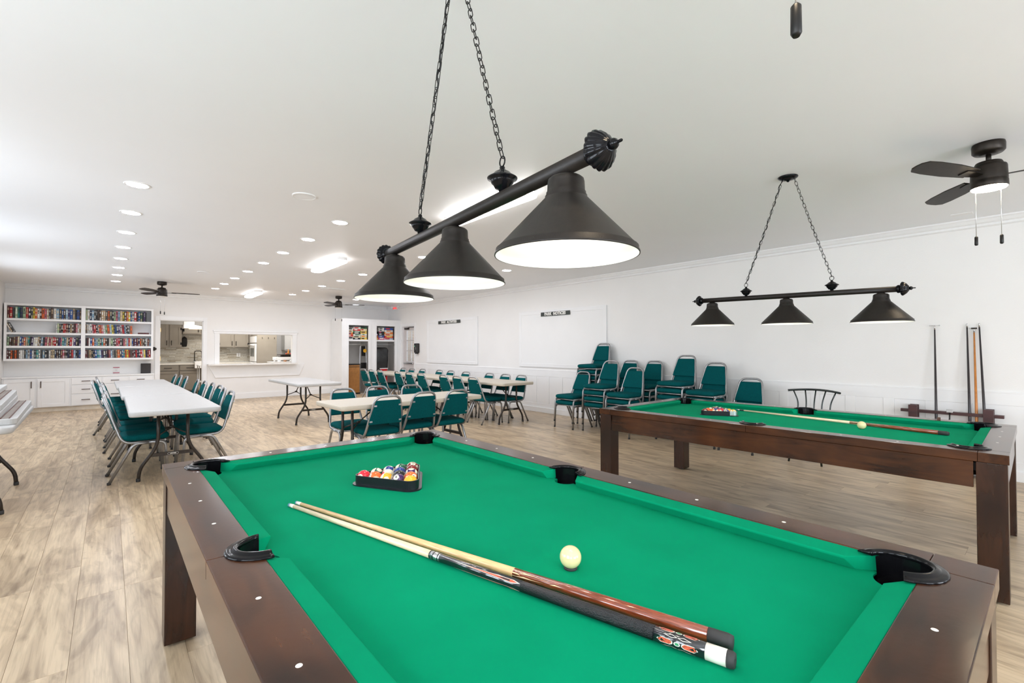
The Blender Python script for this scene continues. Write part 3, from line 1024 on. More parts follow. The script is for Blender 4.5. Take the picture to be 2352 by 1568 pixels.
# ---- low cabinets
cabn = thing('low_cabinet', 'long low white cabinet with doors and drawers under the bookcase', 'cabinet', (0, 0, 0))
MB().box(LEFTX + 0.004, 0.81, BY + 0.02, YF, 0.09, 0.725).build('carcass', m_cab, cabn)
MB().box(LEFTX + 0.004, 0.81, BY + 0.06, YF, 0, 0.09).build('toe_kick', mat('warm_toe_kick', (0.74, 0.67, 0.56), 0.5), cabn)
MB().box(LEFTX + 0.004, 0.815, BY - 0.012, YF, 0.725, 0.753).build('countertop', m_cab, cabn, bevel=0.003)
m_pull = mat('bronze_pull', (0.085, 0.05, 0.035), 0.4, 0.5)
for a, b, hx in ((-1.62, -1.175, -1.225), (-1.135, -0.65, -1.085)):
    d = MB().box(a, b, BY, BY + 0.0195, 0.105, 0.70).build('door', m_cab, cabn, bevel=0.002)
    mb = MB()
    for p, q, c, e in ((a, a + 0.065, 0.105, 0.70), (b - 0.065, b, 0.105, 0.70), (a + 0.065, b - 0.065, 0.105, 0.17), (a + 0.065, b - 0.065, 0.635, 0.70)):
        mb.box(p, q, BY - 0.010, BY, c, e)
    mb.build('door_frame', m_cab, d, bevel=0.0015)
    MB().tube(fillet([(hx, BY - 0.01, 0.52), (hx, BY - 0.035, 0.52), (hx, BY - 0.035, 0.645), (hx, BY - 0.01, 0.645)], 0.01), 0.008).build('handle', m_pull, d)
for a, b, sp in ((-0.615, -0.13, ((0.105, 0.345), (0.36, 0.545), (0.56, 0.70))), (-0.10, 0.33, ((0.105, 0.54), (0.56, 0.70))), (0.36, 0.785, ((0.105, 0.54), (0.56, 0.70)))):
    for c, e in sp:
        d = MB().box(a, b, BY, BY + 0.0195, c, e).build('drawer', m_cab, cabn, bevel=0.003)
        m, z = (a + b) / 2 - 0.01, (c + e) / 2
        MB().tube(fillet([(m - 0.065, BY, z), (m - 0.065, BY - 0.028, z), (m + 0.065, BY - 0.028, z), (m + 0.065, BY, z)], 0.01), 0.007).build('handle', m_pull, d)

o = MB().box(-0.062, 0.062, -0.004, 0.004, 0, 0.150).build('notice_card', mat('white_notice_card', (0.80, 0.78, 0.76), 0.5))
o.location = (0.127, YF - 0.006, 0.765)
tag(o, 'white notice card with maroon bars on wall below bookcase', 'notice')
m_mar = mat('maroon_print', (0.40, 0.015, 0.07), 0.5)
for z in (0.006, 0.128):
    MB().box(-0.058, 0.058, -0.006, -0.004, z, z + 0.016).build('maroon_bar', m_mar, o)
for z, w in ((0.110, 0.035), (0.078, 0.02), (0.066, 0.02), (0.046, 0.03)):
    MB().box(-w, w, -0.0055, -0.004, z, z + 0.005).build('text_line', m_groove, o)
spk = thing('black_speaker', 'black square speaker standing on the right end of the low cabinet', 'speaker', (0.665, 14.17, 0.753))
MB().box(-0.095, 0.095, 0, 0.09, 0, 0.235).build('cabinet', mat('speaker_case', (0.03, 0.03, 0.03), 0.6), spk, bevel=0.004)
MB().box(-0.088, 0.088, -0.008, 0, 0.008, 0.227).build('grille', mat('speaker_grille', (0.05, 0.045, 0.045), 0.9, var=0.3, nscale=400), spk, bevel=0.003)
lk = thing('door_knob_plate', 'round dark knob on plate between bookcase and kitchen door', 'knob', (0.838, YF, 1.335))
MB().box(-0.035, 0.035, -0.006, 0, -0.045, 0.045).build('plate', m_bronze, lk, bevel=0.003)
MB().lathe([(0.012, 0), (0.012, 0.025), (0.03, 0.035), (0.032, 0.05), (0.02, 0.06)], 16, mtx=Matrix.Translation((0, -0.006, 0)) @ Matrix.Rotation(rad(90), 4, 'X')).build('knob', m_bronze, lk)

# ================================================================== OPEN CLOSET IN THE FAR RIGHT CORNER
CY, CX0, CX1, CZ = 13.43, 5.075, XW - 0.001, 2.222
O1, O2 = (5.275, 5.882), (6.130, 6.735)
CO = 2.03
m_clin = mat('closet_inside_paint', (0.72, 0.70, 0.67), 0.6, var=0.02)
clo = thing('open_closet', 'white built-in closet with two open bays of games and carts', 'closet', (0, 0, 0))
MB().box(CX0, CX0 + 0.05, CY + 0.05, YF, 0, CZ).build('side_panel', m_cab, clo, bevel=0.003)
mb = MB()
for a, b in ((CX0, O1[0]), (O1[1], O2[0]), (O2[1], CX1)):
    mb.box(a, b, CY, CY + 0.05, 0, CO)
mb.box(CX0, CX1, CY, CY + 0.05, CO, CZ)
mb.build('face_frame', m_cab, clo)
mb = MB()
for a, b in (O1, O2):
    mb.box(a - 0.07, a, CY - 0.014, CY, 0, CO + 0.07).box(b, b + 0.07, CY - 0.014, CY, 0, CO + 0.07).box(a, b, CY - 0.014, CY, CO, CO + 0.07)
mb.build('casing', m_cab, clo, bevel=0.003)
MB().box(CX0 + 0.05, CX1, CY + 0.05, YF, CZ - 0.03, CZ).build('top_panel', m_cab, clo)
MB().box(5.99, 6.02, CY + 0.05, YF, 0, CZ - 0.03).build('divider', m_clin, clo)
MB().box(CX0 + 0.05, CX1, YF - 0.02, YF, 0, CZ - 0.03).build('back_panel', m_clin, clo)
SHZ = 1.612
for a, b in ((CX0 + 0.05, 5.99), (6.02, CX1)):
    MB().box(a, b, CY + 0.055, YF - 0.02, SHZ - 0.05, SHZ).build('shelf', m_cab, clo, bevel=0.002)
    MB().tube([(a, CY + 0.42, 1.47), (b, CY + 0.42, 1.47)], 0.016).build('hanging_rod', m_cab, clo)

GC = {'red': (0.60, 0.03, 0.03), 'white': (0.72, 0.70, 0.66), 'black': (0.02, 0.02, 0.022), 'yellow': (0.78, 0.55, 0.10), 'cream': (0.72, 0.62, 0.40), 'blue': (0.03, 0.08, 0.32),
      'green': (0.04, 0.20, 0.08), 'brown': (0.16, 0.08, 0.04), 'pink': (0.62, 0.08, 0.18), 'purple': (0.12, 0.04, 0.16), 'orange': (0.75, 0.20, 0.03), 'pale blue': (0.45, 0.52, 0.60)}
rg = random.Random(5)


def game_stack(side, which, x0, x1, items):
    z = SHZ
    k_ = 0.375 / sum(q[1] for q in items) if which != 'first' else 1.15
    for i, (c, h, acc) in enumerate(items):
        h *= k_
        w = (x1 - x0) - rg.uniform(0, 0.012)
        o = thing('board_game', '%s board game box, %s from bottom in the %s stack, %s closet bay' % (c, ordinal(i + 1), which, side), 'game box', ((x0 + x1) / 2, CY + 0.09 + rg.uniform(0, 0.02), z), 0, 'board games in the %s closet bay' % side)
        MB().box(-w / 2 + 0.003, w / 2 - 0.003, 0.002, 0.26, 0, h * 0.5).build('box_base', mat('game_' + c.replace(' ', '_'), GC[c], 0.5, var=0.1, nscale=25), o)
        MB().box(-w / 2, w / 2, 0, 0.262, h * 0.18, h - 0.001).build('box_lid', MATS['game_' + c.replace(' ', '_')], o, bevel=0.001, seg=1)
        k = 1
        ma = mat('game_' + acc.replace(' ', '_'), GC[acc], 0.5, var=0.1, nscale=25)
        mb = MB()
        for q in range(k):
            a = -w / 2 + w * (q + rg.uniform(0.08, 0.25)) / k
            mb.box(a, a + w / k * rg.uniform(0.35, 0.7), -0.001, 0.001, h * 0.35, h * 0.85)
        mb.build('printed_title', ma, o)
        z += h


x = O1[0] + 0.01
game_stack('left', 'first', x, x + 0.16, [('white', 0.075, 'black'), ('red', 0.055, 'white'), ('orange', 0.05, 'blue'), ('cream', 0.055, 'brown'), ('white', 0.065, 'black')])
game_stack('left', 'second', x + 0.165, x + 0.385, [('black', 0.05, 'white'), ('cream', 0.05, 'black'), ('white', 0.05, 'green'), ('black', 0.05, 'white'), ('green', 0.04, 'white'), ('red', 0.045, 'white'), ('white', 0.06, 'red')])
game_stack('left', 'third', x + 0.39, x + 0.585, [('yellow', 0.055, 'black'), ('cream', 0.06, 'orange'), ('white', 0.04, 'green'), ('yellow', 0.075, 'brown'), ('cream', 0.06, 'red'), ('green', 0.045, 'black')])
x = O2[0] + 0.008
game_stack('right', 'first', x, x + 0.095, [('yellow', 0.05, 'red'), ('orange', 0.06, 'black'), ('purple', 0.05, 'white')])
game_stack('right', 'second', x + 0.10, x + 0.29, [('pink', 0.06, 'white'), ('blue', 0.055, 'pale blue'), ('black', 0.05, 'white'), ('black', 0.05, 'pink'), ('white', 0.05, 'black'), ('white', 0.045, 'black')])
game_stack('right', 'third', x + 0.295, x + 0.585, [('pale blue', 0.05, 'red'), ('red', 0.055, 'yellow'), ('cream', 0.05, 'red'), ('orange', 0.05, 'white'), ('white', 0.05, 'orange'), ('blue', 0.06, 'red')])

wb = thing('brown_storage_chest', 'tall brown wooden chest standing in the left closet bay', 'chest', (5.40, CY + 0.12, 0))
m_hard = mat('amber_hardboard', (0.36, 0.155, 0.035), 0.5, var=0.08, nscale=12)
MB().box(-0.20, 0.26, 0, 0.4, 0.04, 0.80).build('body', m_hard, wb, bevel=0.004)
MB().box(-0.21, 0.27, -0.008, 0.41, 0.0, 0.04).build('base', m_bronze, wb)
MB().box(-0.20, 0.26, 0, 0.4, 0.81, 0.86).build('lid', m_hard, wb)
MB().box(-0.21, 0.27, -0.008, 0.41, 0.86, 0.89).box(-0.20, 0.26, -0.004, 0.4, 0.80, 0.812).build('lid_trim', m_black, wb)
ht = thing('hand_truck', 'silver framed hand truck with black plate in left closet bay', 'hand truck', (5.85, CY + 0.22, 0))
MB().tube(fillet([(-0.16, 0, 0.10), (-0.12, 0.06, 1.05), (-0.10, 0.08, 1.46), (0.06, 0.08, 1.46), (0.08, 0.06, 1.05), (0.10, 0, 0.10)], 0.08), 0.016).build('frame', m_steel, ht)
MB().box(-0.07, 0.05, 0.05, 0.07, 1.12, 1.42).build('handle_plate', m_black, ht, bevel=0.006)
MB().lathe([(0.055, 0), (0.055, 0.006)], 20, mtx=Matrix.Translation((0.03, 0.049, 1.28)) @ Matrix.Rotation(rad(90), 4, 'X')).build('yellow_sticker', mat('yellow_sticker', (0.8, 0.42, 0.02), 0.5), ht)
MB().box(-0.10, 0.07, 0.03, 0.05, 0.75, 0.92).build('lower_plate', m_black, ht, bevel=0.004)
MB().box(-0.16, 0.10, -0.10, 0.0, 0.0, 0.02).build('toe_plate', m_steel, ht)
for sx in (-0.19, 0.11):
    MB().lathe([(0.04, 0), (0.09, 0.005), (0.1, 0.02), (0.09, 0.035), (0.04, 0.04)], 18, mtx=Matrix.Translation((sx, 0.06, 0.10)) @ Matrix.Rotation(rad(90), 4, 'Y')).build('wheel', m_cap, ht)
bag = thing('black_covered_rack', 'tall rack under a black cover in the right closet bay', 'rack', (6.36, CY + 0.30, 0))
mb = MB()
prof = []
rr = random.Random(9)
rings = []
for z, w, d in ((0.62, 0.18, 0.14), (0.75, 0.215, 0.16), (0.95, 0.225, 0.17), (1.15, 0.235, 0.17), (1.30, 0.235, 0.17), (1.36, 0.215, 0.15), (1.385, 0.16, 0.10)):
    rings.append([(xx + rr.uniform(-0.008, 0.008), yy + rr.uniform(-0.012, 0.012), z) for xx, yy in roundrect(-w, w, -d, d, 0.06, 5)])
n = len(rings[0])
vs = [p for g in rings for p in g]
fs = [tuple(range(n - 1, -1, -1)), tuple(range((len(rings) - 1) * n, len(rings) * n))]
for i in range(len(rings) - 1):
    for j in range(n):
        fs.append((i * n + j, i * n + (j + 1) % n, (i + 1) * n + (j + 1) % n, (i + 1) * n + j))
mb.add(vs, fs, True)
mb.build('black_cover', mat('black_vinyl_cover', (0.02, 0.02, 0.02), 0.35, var=0.3, nscale=9, bump=0.8, bscale=14), bag)
for sx in (-0.15, 0.15):
    for sy in (-0.1, 0.1):
        MB().tube([(sx, sy, 0), (sx, sy, 0.65)], 0.012).build('leg', m_steel, bag)
rbx = thing('red_tool_box', 'red box with white lid under the black covered rack', 'box', (6.42, CY + 0.25, 0.0))
MB().box(-0.10, 0.12, -0.13, 0.1, 0.02, 0.72).build('red_body', mat('red_plastic', (0.62, 0.01, 0.015), 0.35), rbx, bevel=0.006)
MB().box(-0.13, 0.14, -0.15, 0.12, 0.72, 0.745).build('white_lid', m_cab, rbx, bevel=0.004)
MB().box(-0.09, 0.11, -0.12, 0.09, 0, 0.02).build('foot', m_cap, rbx)

# ================================================================== RIGHT WALL BOARDS, SIGNS, FITTINGS
m_board = mat('white_notice_board', (0.845, 0.845, 0.84), 0.5, var=0.008, nscale=2)
m_signb = mat('black_sign_plate', (0.02, 0.028, 0.022), 0.4)
m_signw = mat('white_sign_letters', (0.85, 0.84, 0.80), 0.5)
s = 0.997
for nm, y0, y1, z0, z1, lab in (('notice_board', 5.39, 7.80, 0.948, 2.140, 'large white framed notice board under the PARK NOTICES sign'),
                                ('notice_board', 9.36, 11.80, 0.942, 2.140, 'white framed notice board under the PARK ACTIVITIES sign, near door')):
    t = thing(nm, lab, 'notice board', (XW, 0, 0), 0)
    MB().box(-0.024, -0.001, y0 + 0.03, y1 - 0.03, z0 + 0.03, z1 - 0.03).build('board', m_board, t)
    for a, b, c, e in ((y0, y0 + 0.075, z0, z1), (y1 - 0.075, y1, z0, z1), (y0 + 0.075, y1 - 0.075, z0, z0 + 0.075), (y0 + 0.075, y1 - 0.075, z1 - 0.075, z1)):
        MB().box(-0.030, -0.001, a, b, c, e).build('frame_bar', m_trim, t, bevel=0.003)


def wall_sign(y, z, w, h, s, lab, sx, spacing=1.0):
    t = thing('wall_sign', lab, 'sign', (XW - 0.040, y, z), 0)
    MB().box(-0.004, 0.004, -w / 2, w / 2, -h / 2, h / 2).build('plate', m_signb, t, bevel=0.001, seg=1)
    tx = text_mesh('lettering', s, h * 0.98, m_signw, t, 0.0008, 0.0045, sx=sx, spacing=spacing)
    tx.matrix_local = Matrix.Translation((-0.0055, 0, 0)) @ Matrix(((0, 0, -1, 0), (-1, 0, 0, 0), (0, 1, 0, 0), (0, 0, 0, 1)))
    return t


wall_sign(6.68, 2.055, 0.82, 0.083, 'PARK  NOTICES', 'black PARK NOTICES sign on the large notice board', 1.0, 1.04)
wall_sign(10.62, 2.055, 1.06, 0.083, 'PARK  ACTIVITIES', 'black PARK ACTIVITIES sign on the notice board near door', 1.12, 1.04)
ex = thing('exit_sign', 'lit red EXIT sign high on right wall above closet', 'exit sign', (XW - 0.03, 13.70, 2.655))
MB().box(-0.02, 0.029, -0.16, 0.16, -0.085, 0.085).build('housing', m_cab, ex, bevel=0.004)
tx = text_mesh('lettering', 'EXIT', 0.17, mat('red_lit_letters', (0.85, 0.03, 0.03), 0.5, var=0, emit=0.7), ex, 0.001, 0.006, sx=0.88)
tx.matrix_local = Matrix.Translation((-0.022, 0, 0)) @ Matrix(((0, 0, -1, 0), (-1, 0, 0, 0), (0, 1, 0, 0), (0, 0, 0, 1)))
for sy in (-0.21, 0.21):
    MB().lathe([(0.02, 0), (0.045, 0.02), (0.048, 0.06), (0.04, 0.065)], 14, mtx=Matrix.Translation((-0.005, sy, 0.0)) @ Matrix.Rotation(rad(-90), 4, 'Y')).tube([(0.0, sy, 0), (0.0, sy * 0.75, 0)], 0.01).build('emergency_head', m_cab, ex)
ds = thing('soap_dispenser', 'black hand sanitizer dispenser on wall beside glazed door', 'dispenser', (XW, 12.33, 1.36))
MB().box(-0.10, 0, -0.085, 0.085, -0.14, 0.14).build('housing', mat('black_dispenser_plastic', (0.02, 0.018, 0.016), 0.3), ds, bevel=0.02, seg=3)
MB().lathe([(0.022, 0), (0.02, 0.004)], 14, mtx=Matrix.Translation((-0.100, 0.03, 0.055)) @ Matrix.Rotation(rad(-90), 4, 'Y')).build('green_window', mat('green_window', (0.2, 0.6, 0.4), 0.3), ds)
MB().box(-0.102, -0.098, -0.03, -0.015, -0.05, 0.03).build('label_strip', m_groove, ds)
MB().box(-0.09, -0.02, -0.05, 0.05, -0.17, -0.14).build('nozzle', m_cap, ds, bevel=0.008)

# ================================================================== CEILING FIXTURES
rl = []
for X, ys in ((0.125, (4.99, 6.05, 7.11, 8.17, 9.22, 10.26, 11.30, 12.36)), (1.845, (5.05, 6.09, 7.16, 8.22, 9.29, 10.35, 11.38, 12.39)),
              (3.515, (6.15, 7.22, 8.30, 9.35, 10.41, 11.49, 12.50)), (5.21, (6.24, 7.30, 8.37, 9.44, 10.50, 11.57, 12.65))):
    col = ('leftmost', 'second', 'third', 'rightmost')[int(round((X - 0.125) / 1.7))]
    for j, Y in enumerate(ys):
        rl.append((X - (Y - 8.5) * 0.011, Y, '%s recessed ceiling light, counted from the camera, in the %s row' % (ordinal(j + 1), col)))
proto = None
for X, Y, lab in rl:
    if proto is None:
        proto = thing('recessed_light', lab, 'ceiling light', (X, Y, ZC), 0, 'recessed ceiling lights')
        MB().lathe([(0.074, -0.004), (0.088, -0.006), (0.094, -0.001), (0.094, 0.0)], 24, False, False).build('trim_ring', m_cab, proto)
        MB().lathe([(0.0001, -0.0045), (0.075, -0.004)], 24, False, False).build('lens', m_lamp, proto)
    else:
        dup(proto, (X, Y, ZC), 0, lab)


def linear(x, y, l, rz, lab):
    t = thing('linear_light', lab, 'ceiling light', (x, y, ZC), rz, 'racetrack ceiling lights')
    MB().prism(roundrect(-0.09, 0.09, -l / 2, l / 2, 0.085, 8), -0.040, 0).build('housing', m_cab, t)
    rim = roundrect(-0.078, 0.078, -l / 2 + 0.015, l / 2 - 0.015, 0.076, 8)
    MB().tube([(a, b, -0.056) for a, b in rim], 0.017, 8, closed=True).build('led_ring', m_tube, t)
    MB().prism(roundrect(-0.06, 0.06, -l / 2 + 0.035, l / 2 - 0.035, 0.058, 8), -0.050, -0.041).build('diffuser', mat('soft_lit_diffuser', (1, 0.98, 0.95), 0.4, var=0, emit=0.5), t)


linear(2.635, 7.57, 1.30, rad(-1), 'glowing racetrack ceiling light between the middle recessed rows')
linear(2.645, 12.76, 1.26, rad(-1), 'farthest glowing racetrack ceiling light near the kitchen wall')
linear(2.705, 3.52, 1.32, rad(-1), 'nearest glowing racetrack ceiling light behind the pool lamp')
for x, y, r, lab in ((1.31, 4.38, 0.10, 'round white ceiling speaker nearest the camera'), (1.26, 9.90, 0.10, 'round white ceiling speaker near the far ceiling fan'), (4.62, 9.4, 0.09, 'round white ceiling speaker near the ceiling vent')):
    t = thing('ceiling_speaker', lab, 'speaker', (x, y, ZC))
    MB().lathe([(r, 0), (r, -0.006), (r * 0.92, -0.010), (r * 0.88, -0.006)], 32, False, False).build('rim', m_cab, t)
    MB().lathe([(0.0001, -0.006), (r * 0.88, -0.006)], 32, False, False).build('grille', m_ceil, t)
t = thing('ceiling_vent', 'white slatted ceiling vent near the right ceiling fan', 'vent', (3.83, 10.75, ZC))
mb = MB()
for a, b, c, e in ((-0.25, 0.25, -0.15, -0.12), (-0.25, 0.25, 0.12, 0.15), (-0.25, -0.22, -0.12, 0.12), (0.22, 0.25, -0.12, 0.12)):
    mb.box(a, b, c, e, -0.015, 0)
mb.build('frame', m_cab, t, bevel=0.003)
MB().box(-0.22, 0.22, -0.12, 0.12, -0.004, 0).build('backing', m_groove, t)
for i in range(9):
    MB().box(-0.22, 0.22, -0.11 + i * 0.026, -0.098 + i * 0.026, -0.012, -0.004).build('slat', m_cab, t)
t = thing('ceiling_plate', 'small white blank plate on ceiling above the cue rack', 'cover plate', (6.55, 0.62, ZC))
MB().box(-0.05, 0.05, -0.08, 0.08, -0.006, 0).build('plate', m_cab, t, bevel=0.002)


def fan(x, y, rz, lab, lit, chains, warm=False):
    t = thing('ceiling_fan', lab, 'ceiling fan', (x, y, ZC), rz, 'dark bronze ceiling fans')
    MB().lathe([(0.080, 0), (0.083, -0.012), (0.082, -0.055), (0.072, -0.066), (0.050, -0.068), (0.044, -0.074), (0.022, -0.076)], 32).build('ceiling_canopy', m_bronze, t)
    MB().lathe([(0.014, -0.07), (0.014, -0.13)], 14).build('downrod', m_bronze, t)
    MB().lathe([(0.030, -0.116), (0.040, -0.120), (0.064, -0.126), (0.070, -0.138), (0.070, -0.148), (0.086, -0.153), (0.089, -0.163), (0.092, -0.245), (0.091, -0.252), (0.093, -0.256), (0.094, -0.292), (0.090, -0.297)], 36).build('motor_housing', m_bronze, t)
    ln = MB().lathe([(0.090, -0.296), (0.084, -0.304), (0.057, -0.309), (0.0001, -0.311)], 32, False, False).build('light_lens', m_fanlamp if lit else m_fanoff, t)
    for k in range(3):
        a = 2 * PI * k / 3
        R = Matrix.Rotation(a, 4, 'Z') @ Matrix.Translation((0, 0, -0.215)) @ Matrix.Rotation(rad(11), 4, 'X')
        mb = MB()
        outl = [(0.16, -0.050), (0.35, -0.066), (0.52, -0.066), (0.61, -0.058), (0.64, -0.03), (0.645, 0.0), (0.64, 0.03), (0.61, 0.058), (0.52, 0.066), (0.35, 0.066), (0.16, 0.050)]
        mb.prism(outl, -0.004, 0.004)
        mb.v = [tuple(R @ Vector(p)) for p in mb.v]
        bl = mb.build('blade', m_bronze, t)
        mb = MB()
        mb.prism([(0.08, -0.018), (0.17, -0.033), (0.24, -0.028), (0.24, 0.028), (0.17, 0.033), (0.08, 0.018)], -0.010, -0.004)
        mb.v = [tuple(R @ Vector(p)) for p in mb.v]
        mb.build('blade_iron', m_bronze, bl)
    # pull chains: ball chain and a bronze fob
    for cx, cyy, zl in chains:
        c = MB().tube([(cx, cyy, -0.26), (cx, cyy, zl + 0.06)], 0.0016, 6).build('pull_chain', m_steel, t)
        MB().lathe([(0.004, zl + 0.062), (0.009, zl + 0.056), (0.0095, zl + 0.006), (0.006, zl)], 12, mtx=Matrix.Translation((cx, cyy, 0))).build('fob', m_black, c)
    return t


fan(0.80, 11.88, rad(-4), 'dark ceiling fan in front of the bookcase and kitchen door', False, ((-0.02, -0.04, -0.66), (0.045, -0.02, -0.67)))
fan(4.50, 12.14, rad(-20), 'dark ceiling fan in front of the open closet', False, ((-0.078, 0.0, -0.64), (0.078, 0.0, -0.65)))
f3 = fan(4.437, 0.287, rad(-86), 'lit dark ceiling fan above the far pool table at right', True, ((-0.064, 0.0, -0.672), (0.055, 0.0, -0.678)))
f4 = fan(0.885, 0.29, rad(-10), 'ceiling fan whose pull fob hangs at the top edge of view', True, ((0.065, 0.029, -0.795),), True)

# ================================================================== BANQUET CHAIRS
def make_chair(label):
    t = thing('banquet_chair', label, 'chair')
    pillow(-0.172, 0.235, -0.208, 0.208, 0.398, 0.462, 0.065, 0.012).build('seat', m_teal, t)
    # trapezoid back pad following the tilt of the back loop
    zs = [(0.525, 0.182), (0.535, 0.188), (0.60, 0.178), (0.70, 0.156), (0.775, 0.139), (0.785, 0.132)]
    mb = MB()
    vs = []

    def bxp(z):
        return -0.168 - (z - 0.43) * 0.315
    for z, w in zs:
        e = 0.012 if z in (0.525, 0.785) else 0.022
        for yy, xx in ((-w, -0.004), (-w + 0.012, e), (w - 0.012, e), (w, -0.004), (w, -0.016), (-w, -0.016)):
            vs.append((bxp(z) + xx, yy, z))
    fs = [tuple(range(5, -1, -1)), tuple(range(len(vs) - 6, len(vs)))]
    for i in range(len(zs) - 1):
        for j in range(6):
            j2 = (j + 1) % 6
            fs.append((i * 6 + j, i * 6 + j2, (i + 1) * 6 + j2, (i + 1) * 6 + j))
    mb.add(vs, fs, False)
    mb.build('backrest', m_teal, t, bevel=0.004, seg=2)
    r = 0.0140
    # loop: along the seat side, up the back, over the top and down again
    L = [(0.19, -0.196, 0.386), (-0.150, -0.208, 0.386), (-0.292, -0.138, 0.829), (-0.292, 0.138, 0.829), (-0.150, 0.208, 0.386), (0.19, 0.196, 0.386)]
    MB().tube(fillet(L, [0.085, 0.085, 0.085, 0.085], 6), r, 8).build('back_frame', m_chrome, t)
    MB().tube([(0.195, -0.2, 0.386), (0.195, 0.2, 0.386)], 0.011, 8).build('cross_rail', m_chrome, t)
    MB().tube([(-0.06, -0.2, 0.386), (-0.06, 0.2, 0.386)], 0.009, 6).build('cross_rail', m_chrome, t)
    for sy in (-1, 1):
        q = sy * 0.213
        l1 = MB().tube(fillet([(0.06, q, 0.376), (0.196, q, 0.376), (0.218, q, 0.010)], 0.055, 5), 0.0140, 8).build('leg', m_chrome, t)
        MB().lathe([(0.0150, 0), (0.0160, 0.004), (0.0160, 0.022)], 8, mtx=Matrix.Translation((0.2188, q, 0))).build('foot_cap', m_cap, l1)
        l2 = MB().tube(fillet([(0.06, q, 0.376), (-0.062, q, 0.376), (-0.248, q, 0.010)], 0.055, 5), 0.0140, 8).build('leg', m_chrome, t)
        MB().lathe([(0.0150, 0), (0.0160, 0.004), (0.0160, 0.022)], 8, mtx=Matrix.Translation((-0.248, q, 0))).build('foot_cap', m_cap, l2)
        for z in (0.56, 0.73):
            yb = sy * (0.208 - 0.07 * (z - 0.386) / 0.443)
            MB().box(bxp(z) - 0.024, bxp(z) - 0.012, min(yb, yb - sy * 0.03), max(yb, yb - sy * 0.03), z - 0.008, z + 0.008).build('bracket', m_chrome, t)
    return t


chair0 = None
G1 = 'banquet chairs at the long left table'
G2 = 'banquet chairs at the far right table row'
G3 = 'banquet chairs at the cream table in the middle'
G4 = 'stacked banquet chairs by the right wall'


def chair(x, y, z, rz, label, group):
    global chair0
    if chair0 is None:
        chair0 = make_chair(label)
        chair0['group'] = group
        chair0.location = (x, y, z)
        chair0.rotation_euler = (0, 0, rz)
        return chair0
    return dup(chair0, (x, y, z), rz, label, group)


for i, (x, y, a) in enumerate(((0.25, 6.28, 2), (0.255, 6.765, -1), (0.265, 7.265, 1), (0.21, 8.14, 0), (0.225, 8.66, 2), (0.215, 9.20, -2), (0.10, 9.88, -5), (0.14, 10.55, 1), (0.12, 11.10, 0))):
    chair(x, y, 0, rad(a), 'teal banquet chair, %s from camera on the left side of the long left table' % ordinal(i + 1), G1)
for i, (x, y, a) in enumerate(((0.815, 6.36, 182), (0.83, 6.93, 176), (0.87, 7.46, 183), (0.865, 8.05, 180), (0.845, 8.60, 181), (0.81, 9.12, 178), (0.79, 10.36, 180), (0.75, 10.86, 181), (0.71, 11.33, 180))):
    chair(x, y, 0, rad(a), 'teal banquet chair, %s from camera on the right side of the long left table' % ordinal(i + 1), G1)
for i, (x, y, a) in enumerate(((5.185, 6.78, 1), (5.16, 7.24, -1), (5.15, 7.69, 0), (5.13, 8.52, 1), (5.14, 9.04, 0), (5.15, 9.57, -1), (5.11, 10.38, 0), (5.10, 10.84, 1), (5.09, 11.30, 3))):
    chair(x, y, 0, rad(a), 'teal banquet chair, %s from camera on the near side of the far right table row' % ordinal(i + 1), G2)
for i, (x, y, a) in enumerate(((5.655, 6.64, 180), (5.65, 7.10, 181), (5.65, 7.62, 179), (5.63, 8.42, 181), (5.66, 9.07, 180), (5.66, 9.56, 179), (5.62, 10.28, 180), (5.60, 10.78, 180), (5.60, 11.24, 180))):
    chair(x, y, 0, rad(a), 'teal banquet chair, %s from camera on the wall side of the far right table row' % ordinal(i + 1), G2)
for i, (x, y, a) in enumerate(((2.275, 4.955, 88), (2.765, 5.06, 91), (3.225, 5.055, 90))):
    chair(x, y, 0, rad(a), 'teal chair, back to camera, %s from left at the cream middle table' % ordinal(i + 1), G3)
for i, (x, y, a) in enumerate(((2.225, 5.56, -90), (2.725, 5.64, -88), (3.175, 5.56, -91))):
    chair(x, y, 0, rad(a), 'teal chair, %s from left on the far side of cream middle table' % ordinal(i + 1), G3)
SN = ['tallest stack, under the large notice board', 'leftmost front stack', 'second front stack from left', 'wall-side stack behind the third front stack', 'third front stack from left, by pool table corner',
      'wall-side stack just left of tall middle stack', 'tall middle stack behind the far pool table', 'stack just right of tall middle stack', 'low lone stack nearest the black stool']
for s, (x, y, n, a) in enumerate(((6.58, 5.40, 7, 180), (6.02, 5.42, 2, 178), (6.11, 4.87, 4, 181), (6.59, 4.83, 4, 180), (6.05, 4.36, 3, 181), (6.59, 4.36, 4, 180), (6.36, 3.67, 5, 178), (6.33, 3.20, 4, 179), (6.33, 2.72, 2, 180))):
    for k in range(n):
        where = 'topmost' if k == n - 1 else 'bottom' if k == 0 else '%s from bottom' % ordinal(k + 1)
        chair(x - 0.004 * k, y, 0.1 * k, rad(a), 'teal chair, %s of the %s' % (where, SN[s]), G4)

# ================================================================== FOLDING TABLES
TH = 0.74


